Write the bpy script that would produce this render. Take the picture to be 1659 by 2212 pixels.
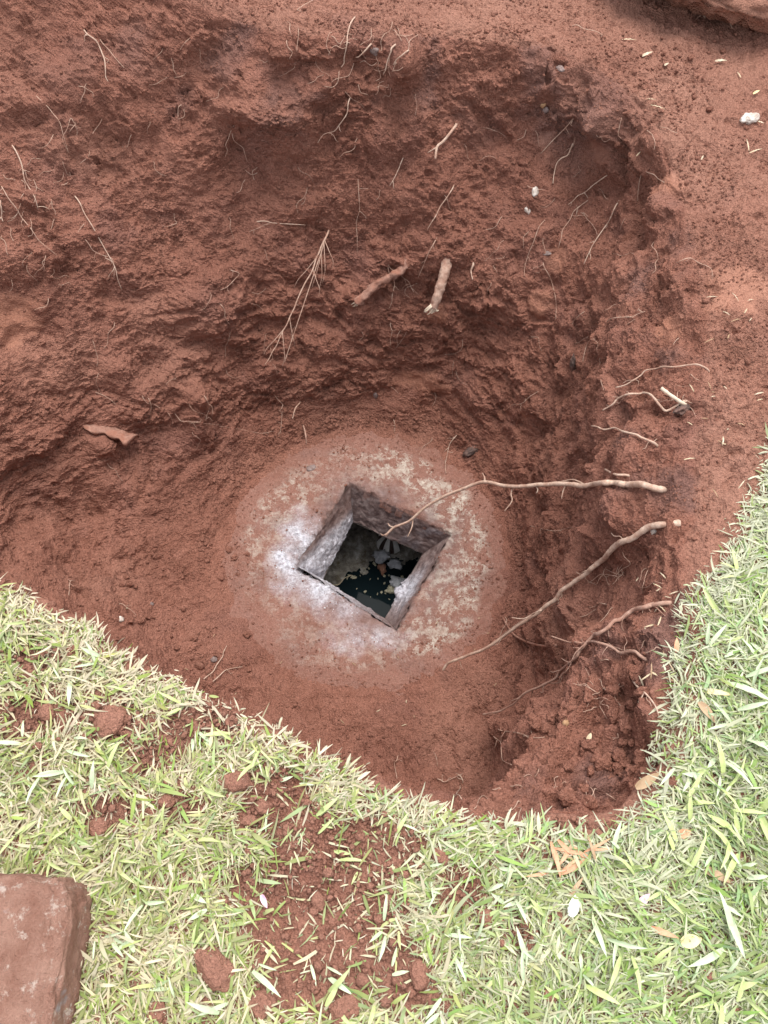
import bpy, bmesh, math, random
import numpy as np
from mathutils import Vector, Matrix
from mathutils.bvhtree import BVHTree

for o in list(bpy.data.objects):
    bpy.data.objects.remove(o)
random.seed(7)
rng = np.random.default_rng(11)
S = bpy.context.scene
COL = S.collection
R = math.radians

# ------------------------------------------------------------------ camera
CAM_H, PITCH, VFOV = 1.5, 62.0, 67.0
cd = bpy.data.cameras.new('camera')
cam = bpy.data.objects.new('camera', cd)
COL.objects.link(cam)
cam.location = (0, 0, CAM_H)
cam.rotation_euler = (R(90 - PITCH), 0, 0)
cd.sensor_fit = 'VERTICAL'
cd.angle = R(VFOV)
cd.clip_start = 0.02
cd.clip_end = 600
S.camera = cam

# ------------------------------------------------------------------ light (bright overcast)
SUN_EL, SUN_AZ = 76.0, 66.0          # azimuth measured from +X towards +Y of the direction TO the sun
w = bpy.data.worlds.new('World')
S.world = w
w.use_nodes = True
nt = w.node_tree
nt.nodes.clear()
sky = nt.nodes.new('ShaderNodeTexSky')
sky.sky_type = 'NISHITA'
sky.sun_disc = False
sky.sun_elevation = R(SUN_EL)
sky.sun_rotation = R(90 - SUN_AZ)
sky.air_density = 1.0
sky.dust_density = 2.0
sky.ozone_density = 1.0
hs = nt.nodes.new('ShaderNodeHueSaturation')
hs.inputs['Saturation'].default_value = 0.22      # cloud cover takes the blue out of the sky
bg = nt.nodes.new('ShaderNodeBackground')
bg.inputs['Strength'].default_value = 0.15
wo = nt.nodes.new('ShaderNodeOutputWorld')
nt.links.new(sky.outputs[0], hs.inputs['Color'])
nt.links.new(hs.outputs[0], bg.inputs['Color'])
nt.links.new(bg.outputs[0], wo.inputs['Surface'])
sd = bpy.data.lights.new('sun', 'SUN')
sd.energy = 1.3
sd.angle = R(40)
sd.color = (1.0, 0.96, 0.9)
sun = bpy.data.objects.new('sun', sd)
COL.objects.link(sun)
sdir = Vector((math.cos(R(SUN_EL)) * math.cos(R(SUN_AZ)), math.cos(R(SUN_EL)) * math.sin(R(SUN_AZ)), math.sin(R(SUN_EL))))
sun.rotation_euler = sdir.to_track_quat('Z', 'Y').to_euler()
sun.location = (2, 2, 6)
S.view_settings.view_transform = 'Standard'
S.view_settings.look = 'None'
S.view_settings.exposure = 1.19
S.view_settings.gamma = 1
S.render.engine = 'CYCLES'
S.render.resolution_x, S.render.resolution_y = 768, 1024

# ------------------------------------------------------------------ helpers
FOC = 1106 / math.tan(R(VFOV / 2))
FW = np.array([0, math.cos(R(PITCH)), -math.sin(R(PITCH))])
UPV = np.array([0, math.sin(R(PITCH)), math.cos(R(PITCH))])
CAMP = np.array([0, 0, CAM_H])


def ray(px, py):
    return np.array([(px - 829.5) / FOC, 0, 0]) + FW + UPV * ((1106 - py) / FOC)


def at(px, py, z):
    """world point seen at a measured spot of the photograph and lying at height z"""
    r = ray(px, py)
    return CAMP + r * ((z - CAM_H) / r[2])


def src(x, y, z):
    return at(x / 1.15733, y / 1.15733, z)


def hash3(ix, iy, iz, seed):
    h = (ix * 374761393 + iy * 668265263 + iz * 2147483647 + seed * 974711) & 0xFFFFFFFF
    h = ((h ^ (h >> 13)) * 1274126177) & 0xFFFFFFFF
    h = ((h ^ (h >> 16)) * 2246822519) & 0xFFFFFFFF
    return h ^ (h >> 15)


def perlin(p, seed=0):
    i = np.floor(p).astype(np.int64)
    f = p - i
    u = f * f * f * (f * (f * 6 - 15) + 10)
    out = 0
    for dx in (0, 1):
        wx = u[:, 0] if dx else 1 - u[:, 0]
        for dy in (0, 1):
            wy = u[:, 1] if dy else 1 - u[:, 1]
            for dz in (0, 1):
                wz = u[:, 2] if dz else 1 - u[:, 2]
                h = hash3(i[:, 0] + dx, i[:, 1] + dy, i[:, 2] + dz, seed)
                g = ((h & 1023) / 511.5 - 1) * (f[:, 0] - dx) + (((h >> 10) & 1023) / 511.5 - 1) * (f[:, 1] - dy) + (((h >> 20) & 1023) / 511.5 - 1) * (f[:, 2] - dz)
                out = out + g * wx * wy * wz
    return out * 1.1


def fbm(p, octv=4, seed=0, gain=0.5):
    a, o = 1.0, 0
    for k in range(octv):
        o = o + a * perlin(p * (2.03 ** k) + 17.3 * k, seed + k)
        a *= gain
    return o


def worley(p, seed=0):
    """distance to the nearest feature point, 2x2x2 cells (cheap), gives rounded crumbs"""
    i = np.floor(p - 0.5).astype(np.int64)
    best = np.full(len(p), 9.0)
    for dx in (0, 1):
        for dy in (0, 1):
            for dz in (0, 1):
                cx, cy, cz = i[:, 0] + dx, i[:, 1] + dy, i[:, 2] + dz
                h = hash3(cx, cy, cz, seed)
                qx = cx + 0.5 + ((h & 1023) / 1023 - .5) * .9 - p[:, 0]
                qy = cy + 0.5 + (((h >> 10) & 1023) / 1023 - .5) * .9 - p[:, 1]
                qz = cz + 0.5 + (((h >> 20) & 1023) / 1023 - .5) * .9 - p[:, 2]
                best = np.minimum(best, qx * qx + qy * qy + qz * qz)
    return np.sqrt(best)


def plates(p, seed=0):
    """broken-clod cells: random height per cell and the offset from the cell's centre"""
    i = np.floor(p - 0.5).astype(np.int64)
    best = np.full(len(p), 9.0); hid = np.zeros(len(p)); oz = np.zeros(len(p)); ox = np.zeros(len(p)); sec = np.full(len(p), 9.0)
    for dx in (0, 1):
        for dy in (0, 1):
            for dz in (0, 1):
                cx, cy, cz = i[:, 0] + dx, i[:, 1] + dy, i[:, 2] + dz
                h = hash3(cx, cy, cz, seed)
                qx = cx + 0.5 + ((h & 1023) / 1023 - .5) * .9 - p[:, 0]
                qy = cy + 0.5 + (((h >> 10) & 1023) / 1023 - .5) * .9 - p[:, 1]
                qz = cz + 0.5 + (((h >> 20) & 1023) / 1023 - .5) * .9 - p[:, 2]
                d = qx * qx + qy * qy + qz * qz
                near = d < best
                sec = np.where(near, best, np.minimum(sec, d))
                best = np.where(near, d, best)
                hid = np.where(near, ((h * 2654435761) >> 7 & 1023) / 1023 - .5, hid)
                oz = np.where(near, qz, oz); ox = np.where(near, qx, ox)
    return hid, oz, ox, np.sqrt(sec) - np.sqrt(best)


def sstep(a, b, x):
    t = np.clip((x - a) / (b - a), 0, 1)
    return t * t * (3 - 2 * t)


def link(name, me, mat=None, parent=None):
    o = bpy.data.objects.new(name, me)
    COL.objects.link(o)
    if mat is not None:
        me.materials.append(mat)
    if parent is not None:
        o.parent = parent
    return o


def mesh_np(name, co, quads, smooth=True):
    me = bpy.data.meshes.new(name)
    co = np.ascontiguousarray(co, dtype=np.float32)
    quads = np.ascontiguousarray(quads, dtype=np.int32)
    k = quads.shape[1]
    me.vertices.add(len(co))
    me.vertices.foreach_set('co', co.ravel())
    me.loops.add(quads.size)
    me.loops.foreach_set('vertex_index', quads.ravel())
    me.polygons.add(len(quads))
    me.polygons.foreach_set('loop_start', np.arange(0, quads.size, k, dtype=np.int32))
    me.polygons.foreach_set('loop_total', np.full(len(quads), k, dtype=np.int32))
    me.update(calc_edges=True)
    me.polygons.foreach_set('use_smooth', np.full(len(me.polygons), smooth))
    return me


def attr(me, name, vals):
    a = me.attributes.new(name, 'FLOAT', 'POINT')
    a.data.foreach_set('value', np.ascontiguousarray(vals, dtype=np.float32))


def color_attr(me, name, rgb):
    a = me.color_attributes.new(name, 'FLOAT_COLOR', 'POINT')
    c = np.ones((len(rgb), 4), dtype=np.float32)
    c[:, :3] = rgb
    a.data.foreach_set('color', c.ravel())


def tag(o, label=None, cat=None, group=None, kind=None):
    if label:
        o['label'] = label
    if cat:
        o['category'] = cat
    if group:
        o['group'] = group
    if kind:
        o['kind'] = kind
    return o


# ------------------------------------------------------------------ materials
class NT:
    def __init__(self, name):
        self.m = bpy.data.materials.new(name)
        self.m.use_nodes = True
        self.t = self.m.node_tree
        self.p = self.t.nodes['Principled BSDF']
        self.tc = self.t.nodes.new('ShaderNodeTexCoord')

    def n(self, typ, **kw):
        nd = self.t.nodes.new(typ)
        for k, v in kw.items():
            setattr(nd, k, v)
        return nd

    def l(self, a, b):
        self.t.links.new(a, b)

    def noise(self, scale, detail=4, rough=.6, vec=None, dist=0):
        nd = self.n('ShaderNodeTexNoise')
        nd.inputs['Scale'].default_value = scale
        nd.inputs['Detail'].default_value = detail
        nd.inputs['Roughness'].default_value = rough
        nd.inputs['Distortion'].default_value = dist
        self.l(vec or self.tc.outputs['Object'], nd.inputs['Vector'])
        return nd.outputs['Fac']

    def voro(self, scale, vec=None):
        nd = self.n('ShaderNodeTexVoronoi')
        nd.inputs['Scale'].default_value = scale
        self.l(vec or self.tc.outputs['Object'], nd.inputs['Vector'])
        return nd.outputs['Distance']

    def ramp(self, fac, stops):
        nd = self.n('ShaderNodeValToRGB')
        e = nd.color_ramp.elements
        while len(e) < len(stops):
            e.new(0.5)
        for k, (p, c) in enumerate(stops):
            e[k].position = p
            e[k].color = (c[0], c[1], c[2], 1) if not isinstance(c, (int, float)) else (c, c, c, 1)
        self.l(fac, nd.inputs['Fac'])
        return nd.outputs['Color']

    def mix(self, fac, a, b, mode='MIX'):
        nd = self.n('ShaderNodeMix', data_type='RGBA', blend_type=mode)
        for sock, v in ((nd.inputs[0], fac), (nd.inputs[6], a), (nd.inputs[7], b)):
            if isinstance(v, (int, float)):
                sock.default_value = v
            elif isinstance(v, tuple):
                sock.default_value = (*v, 1)
            else:
                self.l(v, sock)
        return nd.outputs[2]

    def math(self, op, a, b=0.0):
        nd = self.n('ShaderNodeMath', operation=op)
        for sock, v in ((nd.inputs[0], a), (nd.inputs[1], b)):
            if isinstance(v, (int, float)):
                sock.default_value = v
            else:
                self.l(v, sock)
        return nd.outputs[0]

    def attr(self, name, out='Fac'):
        nd = self.n('ShaderNodeAttribute', attribute_name=name)
        return nd.outputs[out]

    def bump(self, h, strength, dist, prev=None):
        nd = self.n('ShaderNodeBump')
        nd.inputs['Strength'].default_value = strength
        nd.inputs['Distance'].default_value = dist
        self.l(h, nd.inputs['Height'])
        if prev is not None:
            self.l(prev, nd.inputs['Normal'])
        return nd.outputs['Normal']

    def done(self, col, rough=.95, normal=None, spec=.2):
        if isinstance(col, tuple):
            self.p.inputs['Base Color'].default_value = (*col, 1)
        else:
            self.l(col, self.p.inputs['Base Color'])
        if isinstance(rough, (int, float)):
            self.p.inputs['Roughness'].default_value = rough
        else:
            self.l(rough, self.p.inputs['Roughness'])
        self.p.inputs['Specular IOR Level'].default_value = spec
        if normal is not None:
            self.l(normal, self.p.inputs['Normal'])
        return self.m


def soil_material(name, pale=0.0, terrain=False):
    t = NT(name)
    big = t.noise(2.6, 4, .6, dist=.4)
    mid = t.noise(17, 5, .65)
    fine = t.noise(140, 4, .7)
    c = t.ramp(big, [(.34, (.25, .106, .072)), (.5, (.295, .127, .087)), (.66, (.33, .150, .107))])
    c = t.mix(t.ramp(mid, [(.38, 0.0), (.62, 1.0)]), c, (.35, .158, .111))
    pur = t.noise(4.3, 3, .6)
    c = t.mix(t.math('MULTIPLY', t.ramp(pur, [(.56, 0.0), (.70, 1.0)]), .45), c, (.23, .112, .092))
    damp = t.ramp(t.noise(3.1, 5, .65, dist=.6), [(.50, 0.0), (.62, .55)])
    c = t.mix(damp, c, (.215, .089, .062))
    if terrain:
        # trowel-smeared clay is browner, weathered topsoil drier and paler
        c = t.mix(t.math('MULTIPLY', t.attr('smear'), .40), c, (.275, .132, .080))
        c = t.mix(t.math('MULTIPLY', t.attr('dry'), .75), c, (.44, .23, .165))
        c = t.mix(t.math('MULTIPLY', t.attr('humus'), .7), c, (.19, .11, .095))
    c = t.mix(t.ramp(fine, [(.3, .45), (.55, 0.0)]), c, (.15, .058, .042))
    c = t.mix(t.ramp(t.noise(260, 2, .6), [(.5, 0.0), (.72, .5)]), c, (.43, .22, .16))
    sp = t.n('ShaderNodeTexVoronoi')
    sp.inputs['Scale'].default_value = 95
    t.l(t.tc.outputs['Object'], sp.inputs['Vector'])
    fleck = t.ramp(sp.outputs['Color'], [(.955, 0.0), (.965, 1.0)])
    dot = t.math('MULTIPLY', fleck, t.math('LESS_THAN', sp.outputs['Distance'], .17))
    c = t.mix(t.math('MULTIPLY', dot, .55), c, (.50, .33, .24))
    if pale:
        c = t.mix(pale, c, (.44, .23, .165))
    n1 = t.bump(t.voro(190), .9, .007)
    n2 = t.bump(t.noise(380, 3, .75), .8, .004, n1)
    n3 = t.bump(t.noise(60, 5, .75), .6, .010, n2)
    if terrain:
        k_ = t.math('SUBTRACT', 1.0, t.math('MULTIPLY', t.attr('smear'), .5))
        for nd in t.t.nodes:
            if nd.type == 'BUMP':
                t.l(t.math('MULTIPLY', k_, nd.inputs['Strength'].default_value), nd.inputs['Strength'])
    return t.done(c, .96, n3, .12)


M_SOIL = soil_material('red_soil', terrain=True)
M_CLOD = soil_material('dry_red_soil', pale=.45)
M_SOILC = soil_material('strewn_red_soil', pale=.12)
M_CRUMB = soil_material('loose_red_soil', pale=.05)

t = NT('concrete')
geo = t.tc.outputs['Object']
sep = t.n('ShaderNodeSeparateXYZ')
t.l(geo, sep.inputs[0])
col = t.ramp(t.noise(5, 4, .6), [(.35, (.255, .114, .082)), (.6, (.31, .150, .114))])
col = t.mix(t.ramp(t.noise(40, 5, .7), [(.4, 0.0), (.65, .45)]), col, (.31, .165, .125))
col = t.mix(t.ramp(t.noise(150, 4, .7), [(.32, .5), (.52, 0.0)]), col, (.13, .06, .045))
col = t.mix(t.ramp(t.noise(270, 2, .6), [(.52, 0.0), (.72, .5)]), col, (.46, .30, .235))
# cream efflorescence where the dust is worn through
bare = t.math('MULTIPLY', t.attr('worn'), t.ramp(t.noise(19, 10, .82, dist=.15), [(.485, 0.0), (.535, 1.0)]))
col = t.mix(t.math('MULTIPLY', bare, .85), col, t.ramp(t.noise(60, 4, .6), [(.4, (.42, .33, .27)), (.6, (.66, .60, .51))]))
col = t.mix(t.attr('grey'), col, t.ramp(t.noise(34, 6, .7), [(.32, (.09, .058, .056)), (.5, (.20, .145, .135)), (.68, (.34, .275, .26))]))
lm = t.math('MULTIPLY', t.attr('lime'), t.ramp(t.noise(60, 9, .85), [(.30, .25), (.50, 1.0)]))
col = t.mix(lm, col, t.ramp(t.noise(75, 5, .7), [(.36, (.34, .32, .35)), (.62, (.80, .80, .87))]))
nb = t.bump(t.noise(90, 6, .75), .9, .010)
nb = t.bump(t.noise(300, 3, .7), .5, .003, nb)
M_CONC = t.done(col, .93, nb, .2)

t = NT('lime')
M_LIME = t.done(t.ramp(t.noise(90, 4, .7), [(.35, (.42, .40, .42)), (.6, (.74, .74, .78))]), .9, t.bump(t.noise(250, 4, .7), .6, .003), .2)

t = NT('water')
M_WATER = t.done((.006, .011, .013), .05, t.bump(t.noise(9, 3, .5), .08, .01), .03)

t = NT('sludge')
col = t.ramp(t.noise(22, 6, .72), [(.34, (.08, .065, .05)), (.46, (.17, .15, .125)), (.56, (.28, .255, .215)), (.70, (.48, .46, .43))])
col = t.mix(t.ramp(t.noise(30, 6, .75), [(.5, 0.0), (.66, .8)]), col, (.09, .065, .03))
M_SLUDGE = t.done(col, .75, t.bump(t.noise(120, 5, .7), .7, .006), .3)

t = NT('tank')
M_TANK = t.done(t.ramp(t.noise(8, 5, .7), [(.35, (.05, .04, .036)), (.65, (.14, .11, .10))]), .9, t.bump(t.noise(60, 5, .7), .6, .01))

t = NT('scum')
M_SCUM = t.done(t.ramp(t.noise(120, 5, .7), [(.35, (.20, .18, .11)), (.6, (.50, .46, .34))]), .85, t.bump(t.noise(300, 4, .7), .6, .003))


def root_material(name, a, b, stain=.5):
    t = NT(name)
    col = t.ramp(t.noise(90, 4, .65), [(.35, a), (.65, b)])
    col = t.mix(t.math('MULTIPLY', t.ramp(t.noise(26, 4, .65), [(.45, 0.0), (.62, 1.0)]), stain), col, (.27, .11, .07))
    return t.done(col, .85, t.bump(t.noise(330, 4, .7), .6, .002), .25)


M_ROOT = root_material('pale_root', (.46, .31, .23), (.62, .46, .36), .5)
M_ROOTD = root_material('soiled_root', (.34, .20, .15), (.48, .31, .24), .4)
M_ROOTF = root_material('fine_root', (.42, .26, .19), (.56, .39, .30), .4)
M_FIBRE = root_material('torn_root_wood', (.60, .48, .36), (.74, .62, .48), .15)
M_BARK = root_material('rotten_bark', (.22, .11, .08), (.36, .20, .15), .7)
M_STUMP = root_material('stump_bark', (.36, .22, .165), (.52, .36, .28), .6)
M_DARKWOOD = root_material('dark_debris', (.05, .035, .03), (.15, .10, .085), .2)


def simple(name, a, b, scale=40, rough=.7, spec=.3):
    t = NT(name)
    return t.done(t.ramp(t.noise(scale, 4, .6), [(.35, a), (.65, b)]), rough, t.bump(t.noise(scale * 5, 4, .6), .4, .002), spec)


M_WHITE = simple('white_plastic', (.66, .64, .60), (.84, .82, .78), 30, .4, .5)
M_SLOT = simple('dark_slot', (.035, .022, .018), (.08, .05, .04), 60, .6)
M_BRICK = simple('brick_chip', (.24, .11, .07), (.36, .19, .13), 60, .9)
M_TISSUE = simple('wet_paper', (.34, .34, .36), (.58, .58, .60), 70, .7)
M_PETALW = simple('white_petal', (.72, .70, .64), (.85, .83, .78), 60, .6)
M_PETALP = simple('pink_petal', (.60, .25, .36), (.82, .58, .66), 90, .6)
M_LEAFY = simple('yellow_leaf', (.62, .48, .22), (.72, .62, .36), 60, .6)
M_LEAFO = simple('orange_leaf', (.50, .22, .12), (.62, .36, .22), 60, .65)
M_LEAFB = simple('brown_leaf', (.30, .19, .11), (.46, .32, .20), 60, .7)
M_PEBW = simple('white_pebble', (.36, .28, .23), (.66, .60, .54), 60, .95, .05)
M_PEBG = simple('grey_pebble', (.17, .115, .10), (.28, .22, .205), 90, .95, .05)
M_PEBY = simple('yellow_pebble', (.34, .19, .10), (.46, .29, .17), 80, .9, .1)
M_CREAM = simple('cream_scrap', (.42, .32, .22), (.62, .53, .40), 90, .8, .1)
M_STRAW = simple('dry_straw', (.46, .36, .23), (.62, .52, .37), 60, .8, .1)


def grass_material(name):
    t = NT(name)
    c = t.attr('Col', 'Color')
    c2 = t.mix(t.ramp(t.noise(70, 3, .6), [(.4, 0.0), (.7, .25)]), c, (.42, .38, .20))
    t.l(c2, t.p.inputs['Base Color'])
    t.p.inputs['Roughness'].default_value = .55
    t.p.inputs['Specular IOR Level'].default_value = .3
    tr = t.n('ShaderNodeBsdfTranslucent')
    t.l(c2, tr.inputs['Color'])
    mx = t.n('ShaderNodeMixShader')
    mx.inputs[0].default_value = .25
    t.l(t.p.outputs[0], mx.inputs[1])
    t.l(tr.outputs[0], mx.inputs[2])
    t.l(mx.outputs[0], t.t.nodes['Material Output'].inputs['Surface'])
    return t.m


M_GRASS = grass_material('grass')
M_LEAFG = simple('broad_leaf_green', (.38, .45, .17), (.50, .55, .27), 35, .55)
M_LEAFL = simple('broad_leaf_lime', (.42, .50, .17), (.52, .58, .28), 35, .55)
M_LEAFS = simple('broad_leaf_sage', (.42, .51, .31), (.54, .61, .42), 35, .55)

# ------------------------------------------------------------------ terrain: rings measured from the place
CX, CY, ZF = -0.067, 1.17, -1.0
SLAB_R = 0.53


def W(deg, r, z):
    return (R(deg), r, z)


def P(px, py, z):
    p = at(px, py, z)
    return (math.atan2(p[1] - CY, p[0] - CX), math.hypot(p[0] - CX, p[1] - CY), z)


ringA = [W(a, .42, -1.03) for a in range(0, 360, 30)]
ringA2 = [W(a, .515, -.990) for a in range(0, 360, 30)]
ringB = [W(90, .565, -.965), W(60, .575, -.965), W(30, .56, -.955), W(0, .55, -.955), W(-30, .58, -.96), W(-50, .74, -.99), W(-67, .90, -1.02),
         W(-85, .84, -1.0), W(-105, .80, -1.0), W(-125, .74, -.98), W(-150, .74, -.94), W(-170, .68, -.93), W(170, .62, -.92), W(150, .56, -.95), W(120, .56, -.965)]
ringC = [P(0, 1130, -.72), P(250, 1000, -.73), P(420, 880, -.73), P(500, 830, -.72), P(620, 770, -.72), P(850, 765, -.72), P(1030, 800, -.72),
         P(1150, 880, -.72), P(1180, 1000, -.70), P(1190, 1150, -.70), P(1190, 1300, -.72), P(1170, 1420, -.75), P(1140, 1540, -.8), P(1100, 1650, -.8),
         W(-72, .985, -.75), W(-90, .88, -.75), W(-110, .83, -.75), W(-128, .78, -.74), W(-145, .86, -.72), W(-160, 1.0, -.72), W(-172, 1.12, -.72)]
ringD = [P(0, 880, -.42), P(200, 740, -.42), P(390, 640, -.42), P(480, 605, -.42), P(600, 575, -.42), P(740, 575, -.42), P(860, 570, -.40), P(1050, 590, -.42), P(1180, 650, -.42), P(1245, 850, -.42),
         P(1265, 1050, -.42), P(1265, 1200, -.42), P(1270, 1330, -.45), P(1215, 1445, -.45), P(1130, 1560, -.45), P(1100, 1680, -.42), W(-74, 1.0, -.42), W(-90, .915, -.42),
         W(-110, .855, -.42), W(-128, .80, -.42), W(-145, .90, -.42), W(-160, 1.08, -.42), W(-175, 1.25, -.42)]
ringE = [P(0, 500, -.12), P(250, 400, -.12), P(430, 330, -.12), P(600, 265, -.08), P(870, 240, -.07), P(1100, 265, -.08), P(1270, 330, -.14), P(1345, 440, -.18), P(1345, 640, -.15),
         P(1335, 850, -.15), P(1320, 1000, -.16), P(1315, 1150, -.16), P(1335, 1290, -.22), P(1260, 1455, -.20), P(1165, 1560, -.18), P(1120, 1670, -.16), W(-76, 1.005, -.14), W(-90, .935, -.14),
         W(-110, .875, -.14), W(-128, .82, -.14), W(-145, .925, -.14), W(-160, 1.13, -.12), W(-176, 1.42, -.12), W(172, 1.45, -.12)]
ringF = [P(0, -100, .3), P(250, -50, .25), P(450, 20, .2), P(600, 85, .15), P(870, 92, .12), P(1050, 95, .1), P(1200, 125, .08), P(1330, 190, .07), P(1412, 270, .06), P(1440, 390, .03),
         P(1490, 590, 0), P(1520, 800, -.04), P(1480, 950, -.06), P(1470, 1150, -.05), P(1440, 1330, -.05), P(1442, 1440, -.05), P(1425, 1600, -.07), P(1340, 1715, -.07), P(1200, 1745, -.03),
         P(1050, 1752, -.01), P(870, 1700, 0), P(700, 1622, 0), P(560, 1542, 0), P(440, 1492, 0), P(330, 1440, 0), P(200, 1352, 0), P(100, 1292, 0), P(0, 1252, 0), W(-162, 1.18, 0), W(-172, 1.45, .02),
         W(178, 1.62, .05), W(160, 1.72, .15), W(145, 1.72, .24)]
ringG = [W(a, None, None) for a in ()]

TAU = 2 * math.pi
ND = 1440
TH = np.linspace(0, TAU, ND, endpoint=False)


def ring_interp(pts, sig=2.2):
    pts = sorted([(a % TAU, r, z) for a, r, z in pts])
    a = np.array([q[0] for q in pts]); r = np.array([q[1] for q in pts]); z = np.array([q[2] for q in pts])
    rr = np.interp(TH, a, r, period=TAU); zz = np.interp(TH, a, z, period=TAU)
    k = np.arange(-40, 41); g = np.exp(-.5 * (k * .25 / sig) ** 2); g /= g.sum()
    sm = lambda v: np.convolve(np.concatenate([v[-40:], v, v[:40]]), g, mode='valid')
    return sm(rr), sm(zz)


rings = [ring_interp(q) for q in (ringA, ringA2, ringB, ringC, ringD, ringE)]
rF, zF = ring_interp(ringF, 1.2)
rF = rF + .022 * fbm(np.column_stack([np.cos(TH) * 9, np.sin(TH) * 9, TH * 0 + .5]), 3, 15)
rings.append((rF, zF))
farw = sstep(-.25, .35, np.sin(TH) * .9 + np.cos(TH) * .45)     # 0 on the lawn side, 1 on the bare far side
outz = .02 + .06 * farw
nearlaw = 1 - farw
rings.append((rF + .05, zF + .02 * farw + nearlaw * (-zF * .8)))
rings.append((rF + .28, zF * .5 + .5 * outz * farw))
rings.append((rF + 1.0, outz))
rings.append((np.full(ND, 5.0), outz * .4))
rings.append((np.full(ND, 300.0), np.full(ND, 0.0)))
segs = [12, 24, 78, 84, 96, 60, 14, 52, 72, 20, 8]
# angles: dense on the far walls, coarser under the lawn
dens = .62 + .75 * sstep(-.55, .15, np.sin(TH) + .15 * np.cos(TH))
cum = np.concatenate([[0], np.cumsum(dens)]); cum /= cum[-1]
NA = 1500
THf = np.interp(np.linspace(0, 1, NA, endpoint=False), cum, np.concatenate([TH, [TAU]]))


def ev(v):
    return np.interp(THf, TH, v, period=TAU)


prof_r, prof_z, ringid = [], [], []
for k, n in enumerate(segs):
    (r0, z0), (r1, z1) = rings[k], rings[k + 1]
    r0, z0, r1, z1 = ev(r0), ev(z0), ev(r1), ev(z1)
    for j in range(n + (1 if k == len(segs) - 1 else 0)):
        f = j / n
        if k >= 9:
            f = f ** 2.2
        prof_r.append(r0 + (r1 - r0) * f); prof_z.append(z0 + (z1 - z0) * f); ringid.append(k + f)
PR, PZ = np.array(prof_r), np.array(prof_z)
RID = np.array(ringid)
NR = len(PR)
IDX = np.concatenate([[0], np.cumsum(segs)])


def smooth_rows(A, sig, lo, hi):
    k = np.arange(-3 * int(sig + 1), 3 * int(sig + 1) + 1)
    g = np.exp(-.5 * (k / sig) ** 2); g /= g.sum()
    pad = len(k) // 2
    B = np.pad(A[lo:hi], ((pad, pad), (0, 0)), mode='reflect', reflect_type='odd')
    out = sum(g[i] * B[i:i + hi - lo] for i in range(len(k)))
    A = A.copy(); A[lo:hi] = out
    return A


lo_, hi_ = IDX[1], IDX[9]
PRs, PZs = smooth_rows(PR, 10, lo_, hi_), smooth_rows(PZ, 10, lo_, hi_)
PRr, PZr = smooth_rows(PR, 2.5, lo_, hi_), smooth_rows(PZ, 2.5, lo_, hi_)
sharp = sstep(4.9, 5.6, RID)[:, None] * (1 - ev(farw)[None, :])     # turf edge stays crisp
PR, PZ = PRs * (1 - sharp) + PRr * sharp, PZs * (1 - sharp) + PZr * sharp
BX = CX + PR * np.cos(THf)[None, :]
BY = CY + PR * np.sin(THf)[None, :]
base = np.stack([BX, BY, PZ], -1)


def grid_normals(G):
    du = np.gradient(G, axis=0)
    dv = (np.roll(G, -1, 1) - np.roll(G, 1, 1))
    n = np.cross(dv, du)
    n /= np.linalg.norm(n, axis=2, keepdims=True) + 1e-12
    n *= -np.sign(n[..., 2:3].mean()) if n[..., 2].mean() < 0 else 1
    return n


nrm = grid_normals(base)
nact = IDX[10]                      # rows that get relief
pts = base[:nact].reshape(-1, 3)
rid = np.repeat(RID[:nact], NA)
fw = np.tile(ev(farw), nact)
wall = sstep(2.0, 2.6, rid) * (1 - sstep(5.7, 6.3, rid))
floor_ = 1 - sstep(1.9, 2.4, rid)
top = sstep(6.0, 6.4, rid)
lawn = top * (1 - fw)

warp = np.stack([perlin(pts * 5 + 31, 41), perlin(pts * 5 + 57, 42), perlin(pts * 5 + 83, 43)], -1)
q = pts + warp * .06
big = fbm(q * 3.4, 3, 1)
lump = fbm(q * np.array([8.5, 8.5, 11]), 3, 5)
chip = 1 - np.abs(fbm(q * 26, 3, 27)) * 2
wc1 = worley(pts * 46 + warp * .6, 31)
wc2 = worley(pts * 100 + warp * .6, 33)
fine = fbm(pts * 120, 2, 35)
az = np.tile(THf, nact)
smear = np.zeros(len(pts))
smn = .5 * fbm(pts * 16, 3, 51)
for px, py, z, rx, rz in [(1205, 560, -.33, .045, .07), (1165, 660, -.46, .05, .07), (1185, 290, -.08, .035, .08), (1290, 330, -.1, .06, .05), (1590, 620, 0, .10, .06), (945, 690, -.56, .05, .07), (1120, 900, -.72, .05, .05),
                         (1455, 410, 0, .05, .06), (1360, 690, -.18, .03, .05), (30, 690, -.28, .10, .08), (330, 740, -.42, .07, .06), (350, 390, -.1, .07, .07), (900, 860, -.82, .12, .05), (1440, 700, -.06, .05, .05)]:
    c = at(px, py, z)
    d = np.sqrt(((pts[:, 0] - c[0]) ** 2 + (pts[:, 1] - c[1]) ** 2) / rx ** 2 + ((pts[:, 2] - c[2]) / rz) ** 2)
    smear = np.maximum(smear, 1 - sstep(.7, 1.05, d + smn))
smear *= (1 - lawn)
crumbm = sstep(-.28, .22, fbm(pts * 6 + 21, 2, 61))
rough = 1 - .78 * smear
zs = np.array([1, 1, 1.25])
rb = sstep(.25, .8, np.cos(az + R(5))) * (1 - lawn) * sstep(2.2, 3, rid) * (1 - sstep(7.2, 8, rid))
h0, o0, x0, e0_ = plates((pts + warp * .05) * np.array([1, 1, 1.15]) * 7.0, 599)
w2 = np.stack([perlin(pts * 42 + 31, 441), perlin(pts * 42 + 57, 442), perlin(pts * 42 + 83, 443)], -1)
h1, o1, x1, e1_ = plates((pts + warp * .03 + w2 * .010) * zs * 14, 601)
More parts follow.
